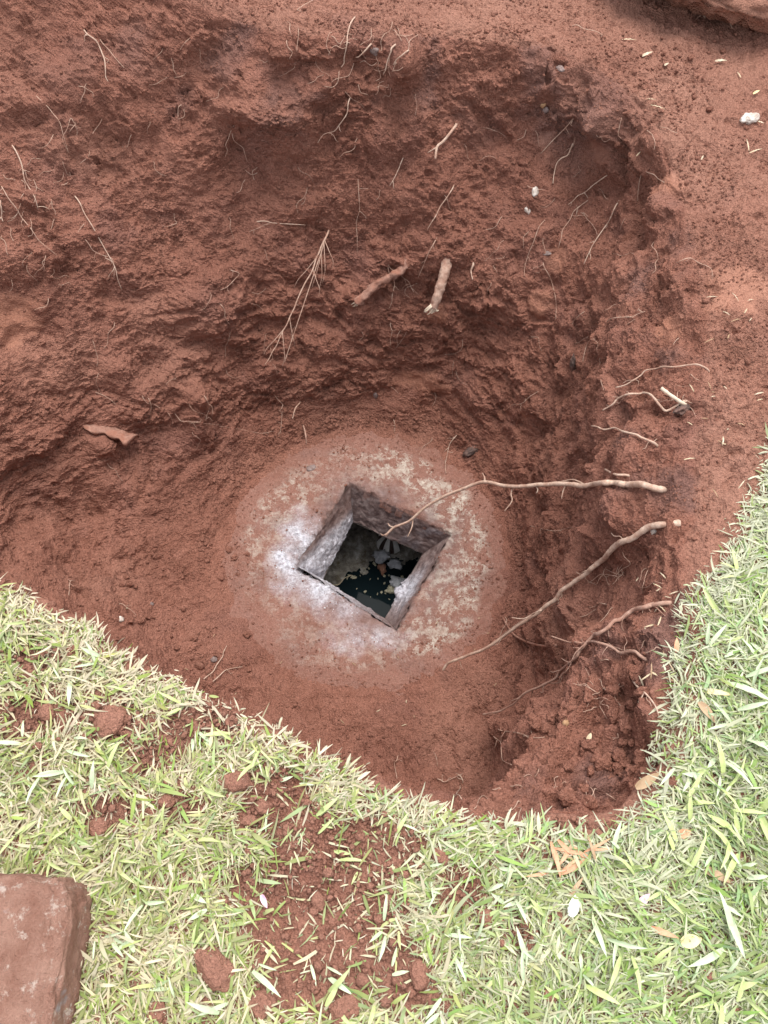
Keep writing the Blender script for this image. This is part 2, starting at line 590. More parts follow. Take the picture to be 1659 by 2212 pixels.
h2, o2, x2, e2_ = plates((pts + warp * .02 + w2 * .006) * zs * 31, 603)
h3, o3, x3, e3_ = plates((pts + w2 * .004) * zs * 66, 605)
pm1 = sstep(-.2, .25, fbm(pts * 5 + 40, 2, 607)); pm2 = sstep(-.3, .2, fbm(pts * 8 + 50, 2, 609)); pm3 = .35 + .65 * sstep(-.25, .25, fbm(pts * 9 + 60, 2, 611))
clod = .030 * sstep(-.3, .2, fbm(pts * 3 + 90, 2, 615)) * (h0 + .5 * o0) * sstep(0, .16, e0_) + .020 * pm1 * (h1 + .75 * o1 + .3 * x1) * sstep(0, .12, e1_) + .0135 * pm2 * (h2 + .7 * o2) * sstep(0, .16, e2_) + .0065 * pm3 * (h3 + .5 * o3) * sstep(0, .2, e3_)
mnd = np.exp(-(((pts - at(1270, 1600, -.17)) ** 2).sum(1)) / (2 * .15 ** 2)) * (1 - lawn)
disp = mnd * (.030 * (h0 + .2) + .022 * h1 * sstep(0, .1, e1_) + .012 * (.6 - wc1)) + rb * (.026 * fbm(pts * 7 + 5, 3, 617) + .010 * h0) + wall * (.070 * big + .026 * lump + rough * clod + .006 * chip * .5 * rough)
disp += (wall * .8 + floor_ * .75 + top * .9) * rough * ((.0050 + .0060 * crumbm) * (.62 - wc1) + .0042 * (.6 - wc2) + .0020 * fine)
disp += (1 - wall) * (1 - lawn) * (.55 * clod + .006 * pm2 * h2) * sstep(1.0, 1.8, rid)
disp += floor_ * sstep(0.2, .6, rid) * (1 - sstep(1.5, 2.2, rid)) * .012 * fbm(pts * 12 + 7, 3, 613)
disp += floor_ * (.018 * lump + .010 * chip * .4) * sstep(.6, 1.6, rid)
disp += top * (1 - lawn) * (.022 * big + .013 * lump + .004 * chip)
disp += lawn * (.008 * lump)


def pxs_bump(px, py, z, rad, h):
    c = at(px, py, z)
    d2 = ((pts - c) ** 2).sum(1)
    return h * np.exp(-d2 / (2 * rad * rad))


# measured swellings and hollows
for a in [(360, 520, -.3, .13, .05), (420, 880, -.7, .05, -.06), (430, 640, -.42, .06, -.05), (300, 760, -.45, .10, .03), (600, 835, -.72, .035, -.06),
          (690, 560, -.40, .10, .05), (480, 700, -.5, .06, -.05), (790, 530, -.36, .10, .05), (560, 230, -.05, .08, -.08), (870, 150, .02, .035, -.12), (868, 118, .07, .026, -.14), (620, 108, .10, .03, -.08), (700, 150, .03, .05, -.05), (765, 165, 0, .05, -.05), (1300, 265, -.02, .045, -.08), (1380, 330, -.02, .05, -.05), (1180, 165, .02, .05, -.05), (1395, 1560, -.10, .028, -.06), (1420, 1470, -.08, .03, -.05), (1255, 1690, -.10, .02, -.05), (1240, 1530, -.22, .05, .035), (1330, 1640, -.10, .05, .03), (1300, 1500, -.18, .03, -.03), (640, 250, -.05, .06, -.05), (425, 930, -.78, .03, -.05), (422, 850, -.68, .03, -.05), (432, 780, -.6, .03, -.05), (445, 720, -.52, .035, -.05), (225, 965, -.66, .028, -.09), (800, 120, .06, .03, -.05), (1340, 590, -.2, .05, -.05),
          (1120, 1580, -.85, .05, -.06), (1270, 1600, -.17, .085, .045), (40, 700, -.3, .09, .05), (60, 1040, -.65, .08, .03), (1270, 1330, -.5, .02, -.035), (1130, 920, -.7, .06, .04),
          (1370, 1230, -.2, .08, .035), (720, 720, -.6, .06, .02), (940, 880, -.85, .06, .03), (750, 890, -.86, .06, .03), (250, 330, -.05, .1, .04), (1240, 430, -.15, .05, -.03), (1430, 1400, -.1, .04, -.05)]:
    disp += pxs_bump(*a) * (1 - lawn)
# loose soil heaped on the lawn
BARE = [(690, 1975, 150, 190), (800, 1840, 95, 70), (430, 1570, 80, 40), (70, 1545, 95, 45), (250, 1560, 60, 40), (590, 1730, 75, 75), (330, 1640, 55, 35), (985, 1930, 45, 45), (870, 2110, 55, 80),
        (1120, 2010, 22, 40), (620, 2130, 70, 45), (235, 1760, 70, 35), (520, 1900, 40, 40), (1230, 1790, 50, 18), (380, 1740, 45, 30), (60, 1420, 60, 25)]
barec = []
for (px, py, ax, ay) in BARE:
    c = at(px, py, 0); e1 = at(px + ax, py, 0); e2 = at(px, py - ay, 0)
    barec.append((c[0], c[1], abs(e1[0] - c[0]), abs(e2[1] - c[1])))


def bare_mask(x, y):
    m = np.full(len(x), -1.0)
    for cx, cy, ax, ay in barec:
        m = np.maximum(m, 1.55 - ((x - cx) / ax) ** 2 - ((y - cy) / ay) ** 2)
    m += .55 * fbm(np.stack([x, y, np.full(len(x), 2.)], -1) * 24, 3, 619) * (m > -.6)
    return np.clip(m, 0, 1)


bm_ = bare_mask(pts[:, 0], pts[:, 1]) * lawn
disp += bm_ * (.006 + .006 * lump + .006 * (.6 - wc1))
endf = 1 - sstep(8.7, 9.0, rid)
disp *= endf * sstep(0.0, .9, rid) + 0
nn = nrm[:nact].reshape(-1, 3)
fin = pts + nn * disp[:, None]
# keep the dug surface off the slab's middle
G = base.copy()
G[:nact] = fin.reshape(nact, NA, 3)
dry = np.zeros((NR, NA)); smg = np.zeros((NR, NA)); hum = np.zeros((NR, NA))
dry[:nact] = (np.maximum(top, sstep(-.35, .0, pts[:, 2]) * sstep(.55, .85, nn[:, 2]) * .8) * (.6 + .6 * fbm(pts * 3 + 2, 3, 71)) + (1 - top) * .35 * sstep(.1, .5, fbm(pts * 2.2 + 8, 3, 73))).reshape(nact, NA).clip(0, 1)
smg[:nact] = smear.reshape(nact, NA)
hc_ = at(1310, 240, -.02)
humn = np.maximum(sstep(.0, .45, fbm(pts * 6 + 5, 3, 75)), .9 * np.exp(-(((pts - hc_) ** 2).sum(1)) / (2 * .10 ** 2))) * sstep(4.6, 5.2, rid) * (1 - sstep(6.1, 6.6, rid)) * sstep(-.7, .2, np.cos(az - R(20)))
hum[:nact] = humn.reshape(nact, NA)


def band(name, a, b, label, cat):
    rows = np.arange(a, b + 1)
    co = G[rows].reshape(-1, 3)
    i = np.arange(len(rows) - 1)[:, None]; j = np.arange(NA)[None, :]
    j2 = (j + 1) % NA
    quads = np.stack([i * NA + j, (i + 1) * NA + j, (i + 1) * NA + j2, i * NA + j2], -1).reshape(-1, 4)
    me = mesh_np(name, co, quads, False)
    attr(me, 'dry', dry[rows].ravel()); attr(me, 'smear', smg[rows].ravel()); attr(me, 'humus', hum[rows].ravel())
    o = link(name, me, M_SOIL)
    return tag(o, label, cat, kind='structure')


band('pit_floor', 0, IDX[2], 'loose red soil on the floor of the pit round the slab', 'pit floor')
band('pit_wall', IDX[2], IDX[6], 'rough red soil wall of the dug pit', 'pit wall')
band('ground', IDX[6], NR - 1, 'red soil ground round the pit under the lawn', 'ground')

# coarse copy only for finding where roots, clods and leaves touch the soil
st = 4
Gs = G[:IDX[10]:st, ::st]
hR, hA = Gs.shape[:2]
vs = [tuple(v) for v in Gs.reshape(-1, 3).tolist()]
fs = []
for i in range(hR - 1):
    for j in range(hA):
        j2 = (j + 1) % hA
        fs.append((i * hA + j, (i + 1) * hA + j, (i + 1) * hA + j2, i * hA + j2))
BVH = BVHTree.FromPolygons(vs, fs)
FLOOR_Z = -1.0


def hit(px, py):
    d = Vector(ray(px, py)).normalized()
    loc, n, _, _ = BVH.ray_cast(Vector(CAMP), d)
    if loc is None:
        p = Vector(at(px, py, -1.0)); return p, Vector((0, 0, 1))
    p0 = Vector(at(px, py, -1.0))
    if (loc - Vector(CAMP)).length > (p0 - Vector(CAMP)).length:
        return p0, Vector((0, 0, 1))
    if n.dot(d) > 0:
        n = -n
    return loc, n


def ground_z(x, y):
    loc, n, _, _ = BVH.ray_cast(Vector((x, y, 3)), Vector((0, 0, -1)))
    return (loc, n) if loc is not None else (Vector((x, y, 0)), Vector((0, 0, 1)))


# ------------------------------------------------------------------ slab with the square opening
ZB = -1.16
oq = [src(x, y, -1.0) for x, y in ((875, 1208), (742, 1412), (990, 1574), (1126, 1336))]      # top, left, bottom, right
iq = [src(x, y, ZB) for x, y in ((883, 1306), (808, 1448), (962, 1546), (1057, 1384))]


def quad_at(q, ang, c, rnd=.0):
    """radius at which a ray from c with that angle leaves quad q"""
    d = np.array([math.cos(ang), math.sin(ang)]); best = 9
    for k in range(4):
        a, b = q[k][:2] - c, q[(k + 1) % 4][:2] - c
        e = b - a
        den = d[0] * (-e[1]) - d[1] * (-e[0])
        if abs(den) < 1e-9:
            continue
        tt = (a[0] * (-e[1]) - a[1] * (-e[0])) / den
        s_ = (d[0] * a[1] - d[1] * a[0]) / den
        if tt > 0 and -1e-6 <= s_ <= 1 + 1e-6:
            best = min(best, tt)
    return best


hc = np.mean([q_[:2] for q_ in oq], axis=0)
ic = np.mean([q_[:2] for q_ in iq], axis=0)
NS = 360
angs = []
cor = [math.atan2(q_[1] - hc[1], q_[0] - hc[0]) % TAU for q_ in oq]
angs = sorted(set(list(np.linspace(0, TAU, NS - 4, endpoint=False)) + cor))
NS = len(angs)
angs = np.array(angs)
ro = np.array([quad_at(oq, a, hc) for a in angs])
ptsO = np.stack([hc[0] + ro * np.cos(angs), hc[1] + ro * np.sin(angs)], -1)
# the matching point of the lower quad, edge by edge
ptsI = np.zeros_like(ptsO)
for k in range(4):
    a, b = oq[k][:2], oq[(k + 1) % 4][:2]
    a2, b2 = iq[k][:2], iq[(k + 1) % 4][:2]
    e = b - a; L = e @ e
    for i in range(NS):
        s_ = ((ptsO[i] - a) @ e) / L
        dist = abs((ptsO[i] - a)[0] * e[1] - (ptsO[i] - a)[1] * e[0]) / math.sqrt(L)
        if dist < 1e-6 and -1e-6 <= s_ <= 1 + 1e-6:
            ptsI[i] = a2 + (b2 - a2) * s_
# round slab border seen from the hole centre
dirs = np.stack([np.cos(angs), np.sin(angs)], -1)
cc = np.array([CX, CY]) - hc
bq = dirs @ cc
rad = bq + np.sqrt(np.maximum(bq ** 2 - cc @ cc + SLAB_R ** 2, 0))
ptsR = hc + dirs * rad[:, None]
MS = 56
rows = []
for k in range(MS + 1):
    f = (k / MS) ** 1.15
    rows.append(np.column_stack([ptsO + (ptsR - ptsO) * f, np.full(NS, -1.0)]))
TOPG = np.array(rows)
pp = TOPG.reshape(-1, 3).copy()
edge_f = np.repeat(np.linspace(0, 1, MS + 1), NS)
zoff = .004 * (.55 - worley(pp * 95, 89)) + .003 * (.55 - worley(pp * 48, 90)) + .008 * fbm(pp * 14, 3, 81) + .0022 * fbm(pp * 60, 3, 83) + .0045 * np.clip(.45 - worley(pp * 70, 84), 0, 1) * sstep(.0, .4, fbm(pp * 7, 2, 85)) 
zoff -= .012 * np.exp(-(edge_f * MS / 2.2) ** 2)             # worn arris
# left corner broken away
lc = oq[1][:2] + np.array([.015, .01])
dl = np.hypot(pp[:, 0] - lc[0], pp[:, 1] - lc[1])
zoff -= .035 * np.exp(-(dl / .055) ** 2)
pp[:, 2] += zoff
pp[:, :2] += (np.exp(-(edge_f * MS / 5) ** 2) * .013)[:, None] * np.stack([fbm(pp * 38, 3, 86), fbm(pp * 38, 3, 87)], -1)
TOPG = pp.reshape(MS + 1, NS, 3)
lip = TOPG[0].copy(); lip[:, :2] += (ptsI - ptsO) * .16; lip[:, 2] -= .028
TOPG = np.concatenate([lip[None], TOPG])


def polar_mesh(name, A, flip=False):
    m, n = A.shape[:2]
    i = np.arange(m - 1)[:, None]; j = np.arange(n)[None, :]; j2 = (j + 1) % n
    quads = np.stack([i * n + j, (i + 1) * n + j, (i + 1) * n + j2, i * n + j2], -1).reshape(-1, 4)
    if flip:
        quads = quads[:, ::-1]
    return mesh_np(name, A.reshape(-1, 3), quads)


def slab_attrs(me, P3):
    x, y, z = P3[:, 0], P3[:, 1], P3[:, 2]
    r = np.hypot(x - CX, y - CY)
    a = np.arctan2(y - CY, x - CX)
    wob = fbm(P3 * 6, 2, 91) * .06
    worn = sstep(.24, .31, r + wob) * (1 - sstep(.41, .46, r + wob)) * (.95 + .6 * fbm(P3 * 5 + 3, 2, 92))
    worn *= .35 + .65 * sstep(-.15, .25, np.cos(a - R(20)) * .55 + .35 * np.cos(2 * (a - R(170))) + .15)
    lw = .05 * fbm(P3 * 11 + 4, 3, 95)
    l1 = np.hypot((x - (lc[0] - .01) + lw) / .070, (y - lc[1] - .02 + lw) / .13)
    lime = np.clip(1.7 - l1, 0, 1)
    e = oq[2][:2] - oq[1][:2]; e /= np.linalg.norm(e)
    rel = np.stack([x, y], -1) - oq[1][:2]
    along = rel @ e; perp = rel[:, 0] * e[1] - rel[:, 1] * e[0]
    lime = np.maximum(lime, .95 * np.clip(1.2 - np.abs(perp + lw) / .11, 0, 1) * sstep(-.05, .02, along) * (1 - sstep(.18, .34, along)))
    lime = np.maximum(lime, .75 * np.clip(1.1 - np.hypot((x - (oq[2][0] - .10) + lw) / .17, (y - (oq[2][1] - .03) + lw) / .06), 0, 1))
    return worn.clip(0, 1), lime.clip(0, 1) * (.66 + 1.1 * fbm(P3 * 11, 4, 94)).clip(0.1, 1.1)


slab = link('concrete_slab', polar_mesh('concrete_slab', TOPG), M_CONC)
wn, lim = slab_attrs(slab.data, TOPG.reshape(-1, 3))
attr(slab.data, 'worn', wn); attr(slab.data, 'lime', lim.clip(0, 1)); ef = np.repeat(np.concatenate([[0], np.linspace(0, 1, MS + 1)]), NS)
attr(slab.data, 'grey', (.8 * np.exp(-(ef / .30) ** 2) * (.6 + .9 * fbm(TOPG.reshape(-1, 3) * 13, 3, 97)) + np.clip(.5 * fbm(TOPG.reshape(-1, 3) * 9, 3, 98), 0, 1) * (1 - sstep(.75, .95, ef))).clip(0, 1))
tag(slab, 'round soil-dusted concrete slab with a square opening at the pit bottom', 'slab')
# the four tapered sides of the opening, one by one
D = 40
for k in range(4):
    sel = []
    a, b = oq[k][:2], oq[(k + 1) % 4][:2]
    e = b - a; L = math.sqrt(e @ e)
    U = 70
    A = np.zeros((D + 1, U + 1, 3))
    for i in range(U + 1):
        s_ = i / U
        po = a + e * s_
        pi_ = iq[k][:2] + (iq[(k + 1) % 4][:2] - iq[k][:2]) * s_
        for j in range(D + 1):
            f = j / D
            A[j, i, :2] = po + (pi_ - po) * f
            A[j, i, 2] = -1.004 + (ZB + 1.004) * f
    ap = A.reshape(-1, 3).copy()
    n2 = np.array([-e[1], e[0], 0]) / L
    mid2 = np.array([*(hc - (a + b) / 2), 0])
    if n2 @ mid2 < 0:
        n2 = -n2
    amp = np.tile(np.clip(np.minimum(np.arange(U + 1), U - np.arange(U + 1)) / 4, 0, 1), D + 1)
    ff = np.repeat(np.linspace(0, 1, D + 1), U + 1)
    dd = .007 * fbm(ap * 16, 4, 101) + .004 * fbm(ap * 70, 3, 102)
    if k == 2:
        dd += .022 * sstep(.5, .9, ff) * np.clip(.2 + fbm(ap * 30, 3, 107) * 2, 0, 1) * np.exp(-((np.tile(np.linspace(0, 1, U + 1), D + 1) - .42) / .2) ** 2)
    if k == 0:
        dd += .010 * np.sin(np.clip((ff - .25) / .75, 0, 1) * math.pi)
    ap += n2 * (dd * amp)[:, None]
    ap[:, 2] += amp * ff * (.024 * fbm(ap * 24, 4, 103))
    i = np.arange(D)[:, None]; j = np.arange(U)[None, :]
    n = U + 1
    quads = np.stack([i * n + j, (i + 1) * n + j, (i + 1) * n + j + 1, i * n + j + 1], -1).reshape(-1, 4)
    me = mesh_np('opening_side', ap, quads)
    o = link('opening_side', me, M_CONC, slab)
    if k == 0:
        lv = sstep(.18, .5, ff + .5 * np.tile(np.linspace(-.6, .6, U + 1), D + 1)) * .85
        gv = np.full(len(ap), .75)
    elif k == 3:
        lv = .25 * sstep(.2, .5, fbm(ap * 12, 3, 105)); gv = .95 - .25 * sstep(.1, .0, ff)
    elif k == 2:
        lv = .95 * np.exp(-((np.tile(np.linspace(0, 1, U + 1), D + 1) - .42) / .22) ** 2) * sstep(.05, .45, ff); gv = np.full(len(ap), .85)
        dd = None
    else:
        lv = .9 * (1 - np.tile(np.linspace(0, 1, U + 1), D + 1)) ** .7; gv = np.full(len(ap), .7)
    attr(me, 'worn', np.zeros(len(ap))); attr(me, 'lime', lv); attr(me, 'grey', gv)
    o['label'] = ['lime-whitened left side of the opening', 'low near side of the opening, mostly hidden', 'right side of the opening with lime lumps', 'dark grey far side of the opening'][k]
# underside
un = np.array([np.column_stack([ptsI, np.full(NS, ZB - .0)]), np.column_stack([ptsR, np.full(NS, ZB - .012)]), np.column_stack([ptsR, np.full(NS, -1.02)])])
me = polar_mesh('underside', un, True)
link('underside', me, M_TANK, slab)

# ------------------------------------------------------------------ tank below
ZW = -1.51
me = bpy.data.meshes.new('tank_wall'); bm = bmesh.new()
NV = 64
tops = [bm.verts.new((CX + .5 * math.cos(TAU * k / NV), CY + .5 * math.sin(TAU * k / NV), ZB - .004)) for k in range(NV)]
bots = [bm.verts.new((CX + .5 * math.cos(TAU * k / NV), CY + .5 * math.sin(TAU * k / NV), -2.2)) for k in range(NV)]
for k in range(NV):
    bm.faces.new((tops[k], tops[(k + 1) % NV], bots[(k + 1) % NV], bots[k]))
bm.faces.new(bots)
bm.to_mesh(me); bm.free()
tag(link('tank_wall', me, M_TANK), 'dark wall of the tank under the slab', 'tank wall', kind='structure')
me = bpy.data.meshes.new('water'); bm = bmesh.new()
ring = [bm.verts.new((CX + .499 * math.cos(TAU * k / NV), CY + .499 * math.sin(TAU * k / NV), ZW)) for k in range(NV)]
bm.faces.new(ring); bm.to_mesh(me); bm.free()
tag(link('water', me, M_WATER), 'black waste water seen through the opening', 'water', kind='structure')


def c2(x, y, z):
    return src(780 + .217 * x, 1180 + .217 * y, z)


shore = [c2(x, y, ZW) for x, y in ((-200, 1430), (240, 1330), (370, 1230), (460, 1180), (600, 1120), (700, 1045), (850, 990), (1000, 1040), (1150, 1050), (1300, 1000), (1700, 950))]
shx = np.array([p[0] for p in shore]); shy = np.array([p[1] for p in shore])
gx, gy = np.meshgrid(np.linspace(CX - .42, CX + .42, 190), np.linspace(CY - .25, CY + .42, 160))
fx, fy = gx.ravel(), gy.ravel()
yb = np.interp(fx, shx, shy)
p3 = np.stack([fx, fy, np.zeros_like(fx)], -1)
hh = (fy - yb) * .30 + .016 * fbm(p3 * 18, 4, 111) + .006 * fbm(p3 * 70, 3, 112) - .002
hh = np.where(hh > .07, .07 + (hh - .07) * .4, hh)
inside = np.hypot(fx - CX, fy - CY) < .49
co = np.stack([fx, fy, ZW + np.maximum(hh, -.03)], -1)
nx = 190
quads = []
for i in range(159):
    for j in range(189):
        a = i * nx + j
        ids = (a, a + 1, a + nx + 1, a + nx)
        if all(inside[list(ids)]) and max(hh[list(ids)]) > -.015:
            quads.append(ids)
tag(link('sludge', mesh_np('sludge', co, np.array(quads)), M_SLUDGE), 'grey and olive sludge bank floating inside the opening', 'sludge', kind='stuff')


rr_ = random.Random(5)
# ------------------------------------------------------------------ shape builders
def catmull(P_, sub=5):
    P_ = [Vector(p) for p in P_]
    if len(P_) < 3:
        return [P_[0].lerp(P_[-1], k / sub) for k in range(sub + 1)]
    out = []
    for i in range(len(P_) - 1):
        p0 = P_[max(i - 1, 0)]; p1 = P_[i]; p2 = P_[i + 1]; p3 = P_[min(i + 2, len(P_) - 1)]
        for k in range(sub):
            t_ = k / sub
            out.append(.5 * ((2 * p1) + (p2 - p0) * t_ + (2 * p0 - 5 * p1 + 4 * p2 - p3) * t_ ** 2 + (3 * p1 - p0 - 3 * p2 + p3) * t_ ** 3))
    out.append(P_[-1])
    return out


def tube_mesh(name, path, r0, r1, sides=7, jag=.18, wob=.0, rnd=None, cap=True):
    rnd = rnd or random
    n = len(path)
    co, fc = [], []
    up = Vector((0, 0, 1))
    wv = [rnd.uniform(0, 6.28) for _ in range(4)]
    prev = None
    for i, p in enumerate(path):
        tg = (path[min(i + 1, n - 1)] - path[max(i - 1, 0)]).normalized()
        if prev is None:
            s_ = tg.cross(up if abs(tg.z) < .9 else Vector((1, 0, 0))).normalized()
        else:
            s_ = (prev - tg * prev.dot(tg)).normalized()
        prev = s_
        b_ = tg.cross(s_)
        f = i / (n - 1)
        r_ = (r0 + (r1 - r0) * f) * (1 + jag * (rnd.random() - .5) * 2)
        off = s_ * (wob * math.sin(f * 23 + wv[0])) + b_ * (wob * math.sin(f * 31 + wv[1]))
        for k in range(sides):
            a = TAU * k / sides
            rr = r_ * (1 + .5 * jag * (rnd.random() - .5))
            co.append(tuple(p + off + s_ * (math.cos(a) * rr) + b_ * (math.sin(a) * rr)))
    for i in range(n - 1):
        for k in range(sides):
            k2 = (k + 1) % sides
            fc.append((i * sides + k, i * sides + k2, (i + 1) * sides + k2, (i + 1) * sides + k))
    if cap:
        fc.append(tuple(range(sides - 1, -1, -1)))
        fc.append(tuple((n - 1) * sides + k for k in range(sides)))
    me = bpy.data.meshes.new(name)
    me.from_pydata(co, [], fc)
    me.polygons.foreach_set('use_smooth', np.ones(len(me.polygons), dtype=bool))
    me.update()
    return me


def path_on(pxs, off=.004, ends_in=True):
    out = []
    for i, (x, y) in enumerate(pxs):
        p, n = hit(x, y)
        out.append(p + n * off)
    if ends_in:
        out[0] = out[0] - hit(*pxs[0])[1] * (off + .006)
    return out


def path_air(pxs, z0, z1, bury0=True):
    ex_ = [pxs[0]]
    for a_, b_ in zip(pxs[:-1], pxs[1:]):
        k_ = max(1, int(math.hypot(b_[0] - a_[0], b_[1] - a_[1]) / 16))
        for q_ in range(1, k_ + 1):
            jt = 0 if q_ == k_ else 1.3
            ex_.append((a_[0] + (b_[0] - a_[0]) * q_ / k_ + rr_.uniform(-jt, jt), a_[1] + (b_[1] - a_[1]) * q_ / k_ + rr_.uniform(-jt, jt)))
    pxs = ex_
    n = len(pxs)
    L = [0]
    for i in range(1, n):
        L.append(L[-1] + math.hypot(pxs[i][0] - pxs[i - 1][0], pxs[i][1] - pxs[i - 1][1]))
    out = []
    for i, (x, y) in enumerate(pxs):
        p = Vector(at(x, y, z0 + (z1 - z0) * L[i] / L[-1]))
        h_, nn_ = hit(x, y)
        if (p - Vector(CAMP)).length > (h_ - Vector(CAMP)).length - .016:      # never inside the soil
            p = h_ + nn_ * .012
        out.append(p)
    if bury0:
        p, nn_ = hit(*pxs[0])
        out[0] = p + nn_ * .002
        dr_ = (out[0] - out[1]).normalized()
        out.insert(0, out[0] + dr_ * .02 - nn_ * .03)
    return out


def rock_mesh(name, rad, seed, subd=3, rough=.22, squash=(1, 1, 1), fine=.05):
    bm = bmesh.new()
    bmesh.ops.create_icosphere(bm, subdivisions=subd, radius=1)
    co = np.array([v.co for v in bm.verts])
    n = 1 + rough * fbm(co * 1.3 + seed * 3.7, 3, 200 + seed) + fine * fbm(co * 6 + seed, 3, 260 + seed) + fine * .8 * (.5 - worley(co * 5 + seed, 280 + seed))
    co = co * n[:, None] * np.array(squash) * rad
    for v, c in zip(bm.verts, co):
        v.co = c
    me = bpy.data.meshes.new(name)
    bm.to_mesh(me); bm.free()
    me.polygons.foreach_set('use_smooth', np.ones(len(me.polygons), dtype=bool))
    return me


# ------------------------------------------------------------------ stone block on the lawn, bottom left
bx0 = at(-150, 1985, .15); bx1 = at(192, 2300, .15)
bm = bmesh.new()
bmesh.ops.create_cube(bm, size=2)
bmesh.ops.bevel(bm, geom=list(bm.edges), offset=.30, segments=3, profile=.55, affect='EDGES')
bmesh.ops.triangulate(bm, faces=bm.faces[:])
bmesh.ops.subdivide_edges(bm, edges=bm.edges[:], cuts=9, use_grid_fill=True)
co = np.array([v.co for v in bm.verts])
sc = np.array([.135, .15, .060])
co = co * sc
co[:, 0] += .012 * (co[:, 1] / .15) * -1
co[:, 2] -= .012 * np.clip(co[:, 0] / .135, -1, 1)
nv = co / np.linalg.norm(co, axis=1, keepdims=True)
dsp = .012 * fbm(co * 8, 3, 301) + .008 * fbm(co * 40, 3, 302) + .007 * (.5 - worley(co * 55, 303)) + .004 * (.5 - worley(co * 110, 304))
co += nv * dsp[:, None]
for v, c in zip(bm.verts, co):
    v.co = c
me = bpy.data.meshes.new('stone_block')
bm.to_mesh(me); bm.free()
me.polygons.foreach_set('use_smooth', np.ones(len(me.polygons), dtype=bool))
t = NT('soil_caked_stone')
col = t.ramp(t.noise(20, 5, .7), [(.35, (.31, .155, .112)), (.65, (.46, .265, .20))])
col = t.mix(t.ramp(t.noise(34, 7, .75), [(.56, 0.0), (.64, .8)]), col, (.66, .53, .45))
col = t.mix(t.ramp(t.noise(11, 4, .6), [(.68, 0.0), (.74, .8)]), col, (.50, .48, .50))
M_STONE = t.done(col, .95, t.bump(t.noise(240, 4, .72), .9, .004, t.bump(t.noise(80, 6, .75), 1.0, .012)), .1)
stone = link('stone_block', me, M_STONE)
cn = at(195, 1880, .12)
stone.location = (cn[0] - .160, cn[1] - .155, .058)
stone.rotation_euler = (0, 0, R(-4))
tag(stone, 'soil-caked stone block lying on the grass at the bottom left corner', 'stone')


# ------------------------------------------------------------------ roots
def add_root(name, label, main, r0, r1, mat, branches=(), sides=8, sub=5, group=None, jag=.09):
    o = link(name, tube_mesh(name, catmull(main, sub), r0 * .78, r1 * .72, sides, jag), mat)
    tag(o, label, 'root', group)
    for b in branches:
        bp, br0, br1 = b
        link('rootlet', tube_mesh('rootlet', catmull(bp, 4), br0, br1, 5, .2), mat, o)
    return o


def on_curve(path, f):
    n = len(path) - 1
    x = f * n
    i = min(int(x), n - 1)
    return path[i].lerp(path[i + 1], x - i)


def side_rootlets(path, n, ln, r, rnd, down=.5):
    out = []
    for _ in range(n):
        f = rnd.uniform(.08, .95)
        p = on_curve(path, f)
        d = Vector((rnd.gauss(0, 1), rnd.gauss(0, 1) - .3, rnd.gauss(0, .6) - down)).normalized()
        l_ = ln * rnd.uniform(.3, 1)
        q1 = p + d * l_ * .35 + Vector((rnd.gauss(0, 1), rnd.gauss(0, 1), rnd.gauss(0, 1))) * l_ * .06
        q2 = q1 + (d + Vector((rnd.gauss(0, .5), rnd.gauss(0, .5), -.35))).normalized() * l_ * .35
        q3 = q2 + (d + Vector((rnd.gauss(0, .8), rnd.gauss(0, .8), -.4))).normalized() * l_ * .3
        out.append(([p, q1, q2, q3], r, r * .35))
    return out


m1 = path_air([(1432, 1057), (1380, 1049), (1290, 1051), (1200, 1045), (1160, 1047), (1110, 1051), (1045, 1041), (1010, 1052), (960, 1072), (920, 1095), (885, 1125), (850, 1140), (833, 1157)], -.10, -.90)
c1 = catmull(m1, 5)
br1 = [([Vector(at(1046, 1041, -0.602)), Vector(at(1047, 1032, -0.598)), Vector(at(1042, 1022, -0.605))], .0035, .002),
       ([Vector(at(1108, 1051, -0.520)), Vector(at(1104, 1068, -0.528)), Vector(at(1106, 1082, -0.532)), Vector(at(1090, 1104, -0.550))], .0028, .0012),
       ([Vector(at(1222, 1047, -0.370)), Vector(at(1216, 1062, -0.380)), Vector(at(1213, 1078, -0.388))], .0025, .0012),
       ([Vector(at(1156, 1048, -0.455)), Vector(at(1162, 1058, -0.450)), Vector(at(1158, 1066, -0.458))], .0022, .0012),
       ([Vector(at(1260, 1045, -0.323)), Vector(at(1238, 1036, -0.344)), Vector(at(1212, 1040, -0.378))], .0022, .001),
       ([Vector(at(892, 1122, -0.820)), Vector(at(890, 1138, -0.827)), Vector(at(884, 1152, -0.837)), Vector(at(880, 1160, -0.845))], .0025, .0012),
       ([Vector(at(853, 1140, -0.873)), Vector(at(842, 1136, -0.877)), Vector(at(838, 1130, -0.880))], .003, .0015),
       ([Vector(at(845, 1145, -0.884)), Vector(at(829, 1156, -0.903)), Vector(at(822, 1152, -0.913))], .0028, .0012)]
add_root('root', 'long pale root crossing from the right bank to the square opening', m1, .0105, .0055, M_ROOT, br1, 9)
m2 = path_air([(1432, 1133), (1390, 1147), (1350, 1165), (1312, 1200), (1270, 1236), (1230, 1265), (1200, 1295), (1162, 1324), (1120, 1350), (1080, 1380), (1040, 1405), (1000, 1420), (967, 1433), (957, 1448)], -.10, -.95)
add_root('root', 'long straight pale root slanting down across the right front of the pit', m2, .0105, .0055, M_ROOT,
         [([Vector(at(1170, 1318, -.53)), Vector(at(1150, 1326, -.56)), Vector(at(1128, 1340, -.61)), Vector(at(1085, 1372, -.70))], .0022, .001),
          ([Vector(at(1155, 1325, -.56)), Vector(at(1132, 1336, -.58)), Vector(at(1105, 1334, -.60))], .002, .0009)] + side_rootlets(catmull(m2), 6, .05, .0014, rr_), 9)
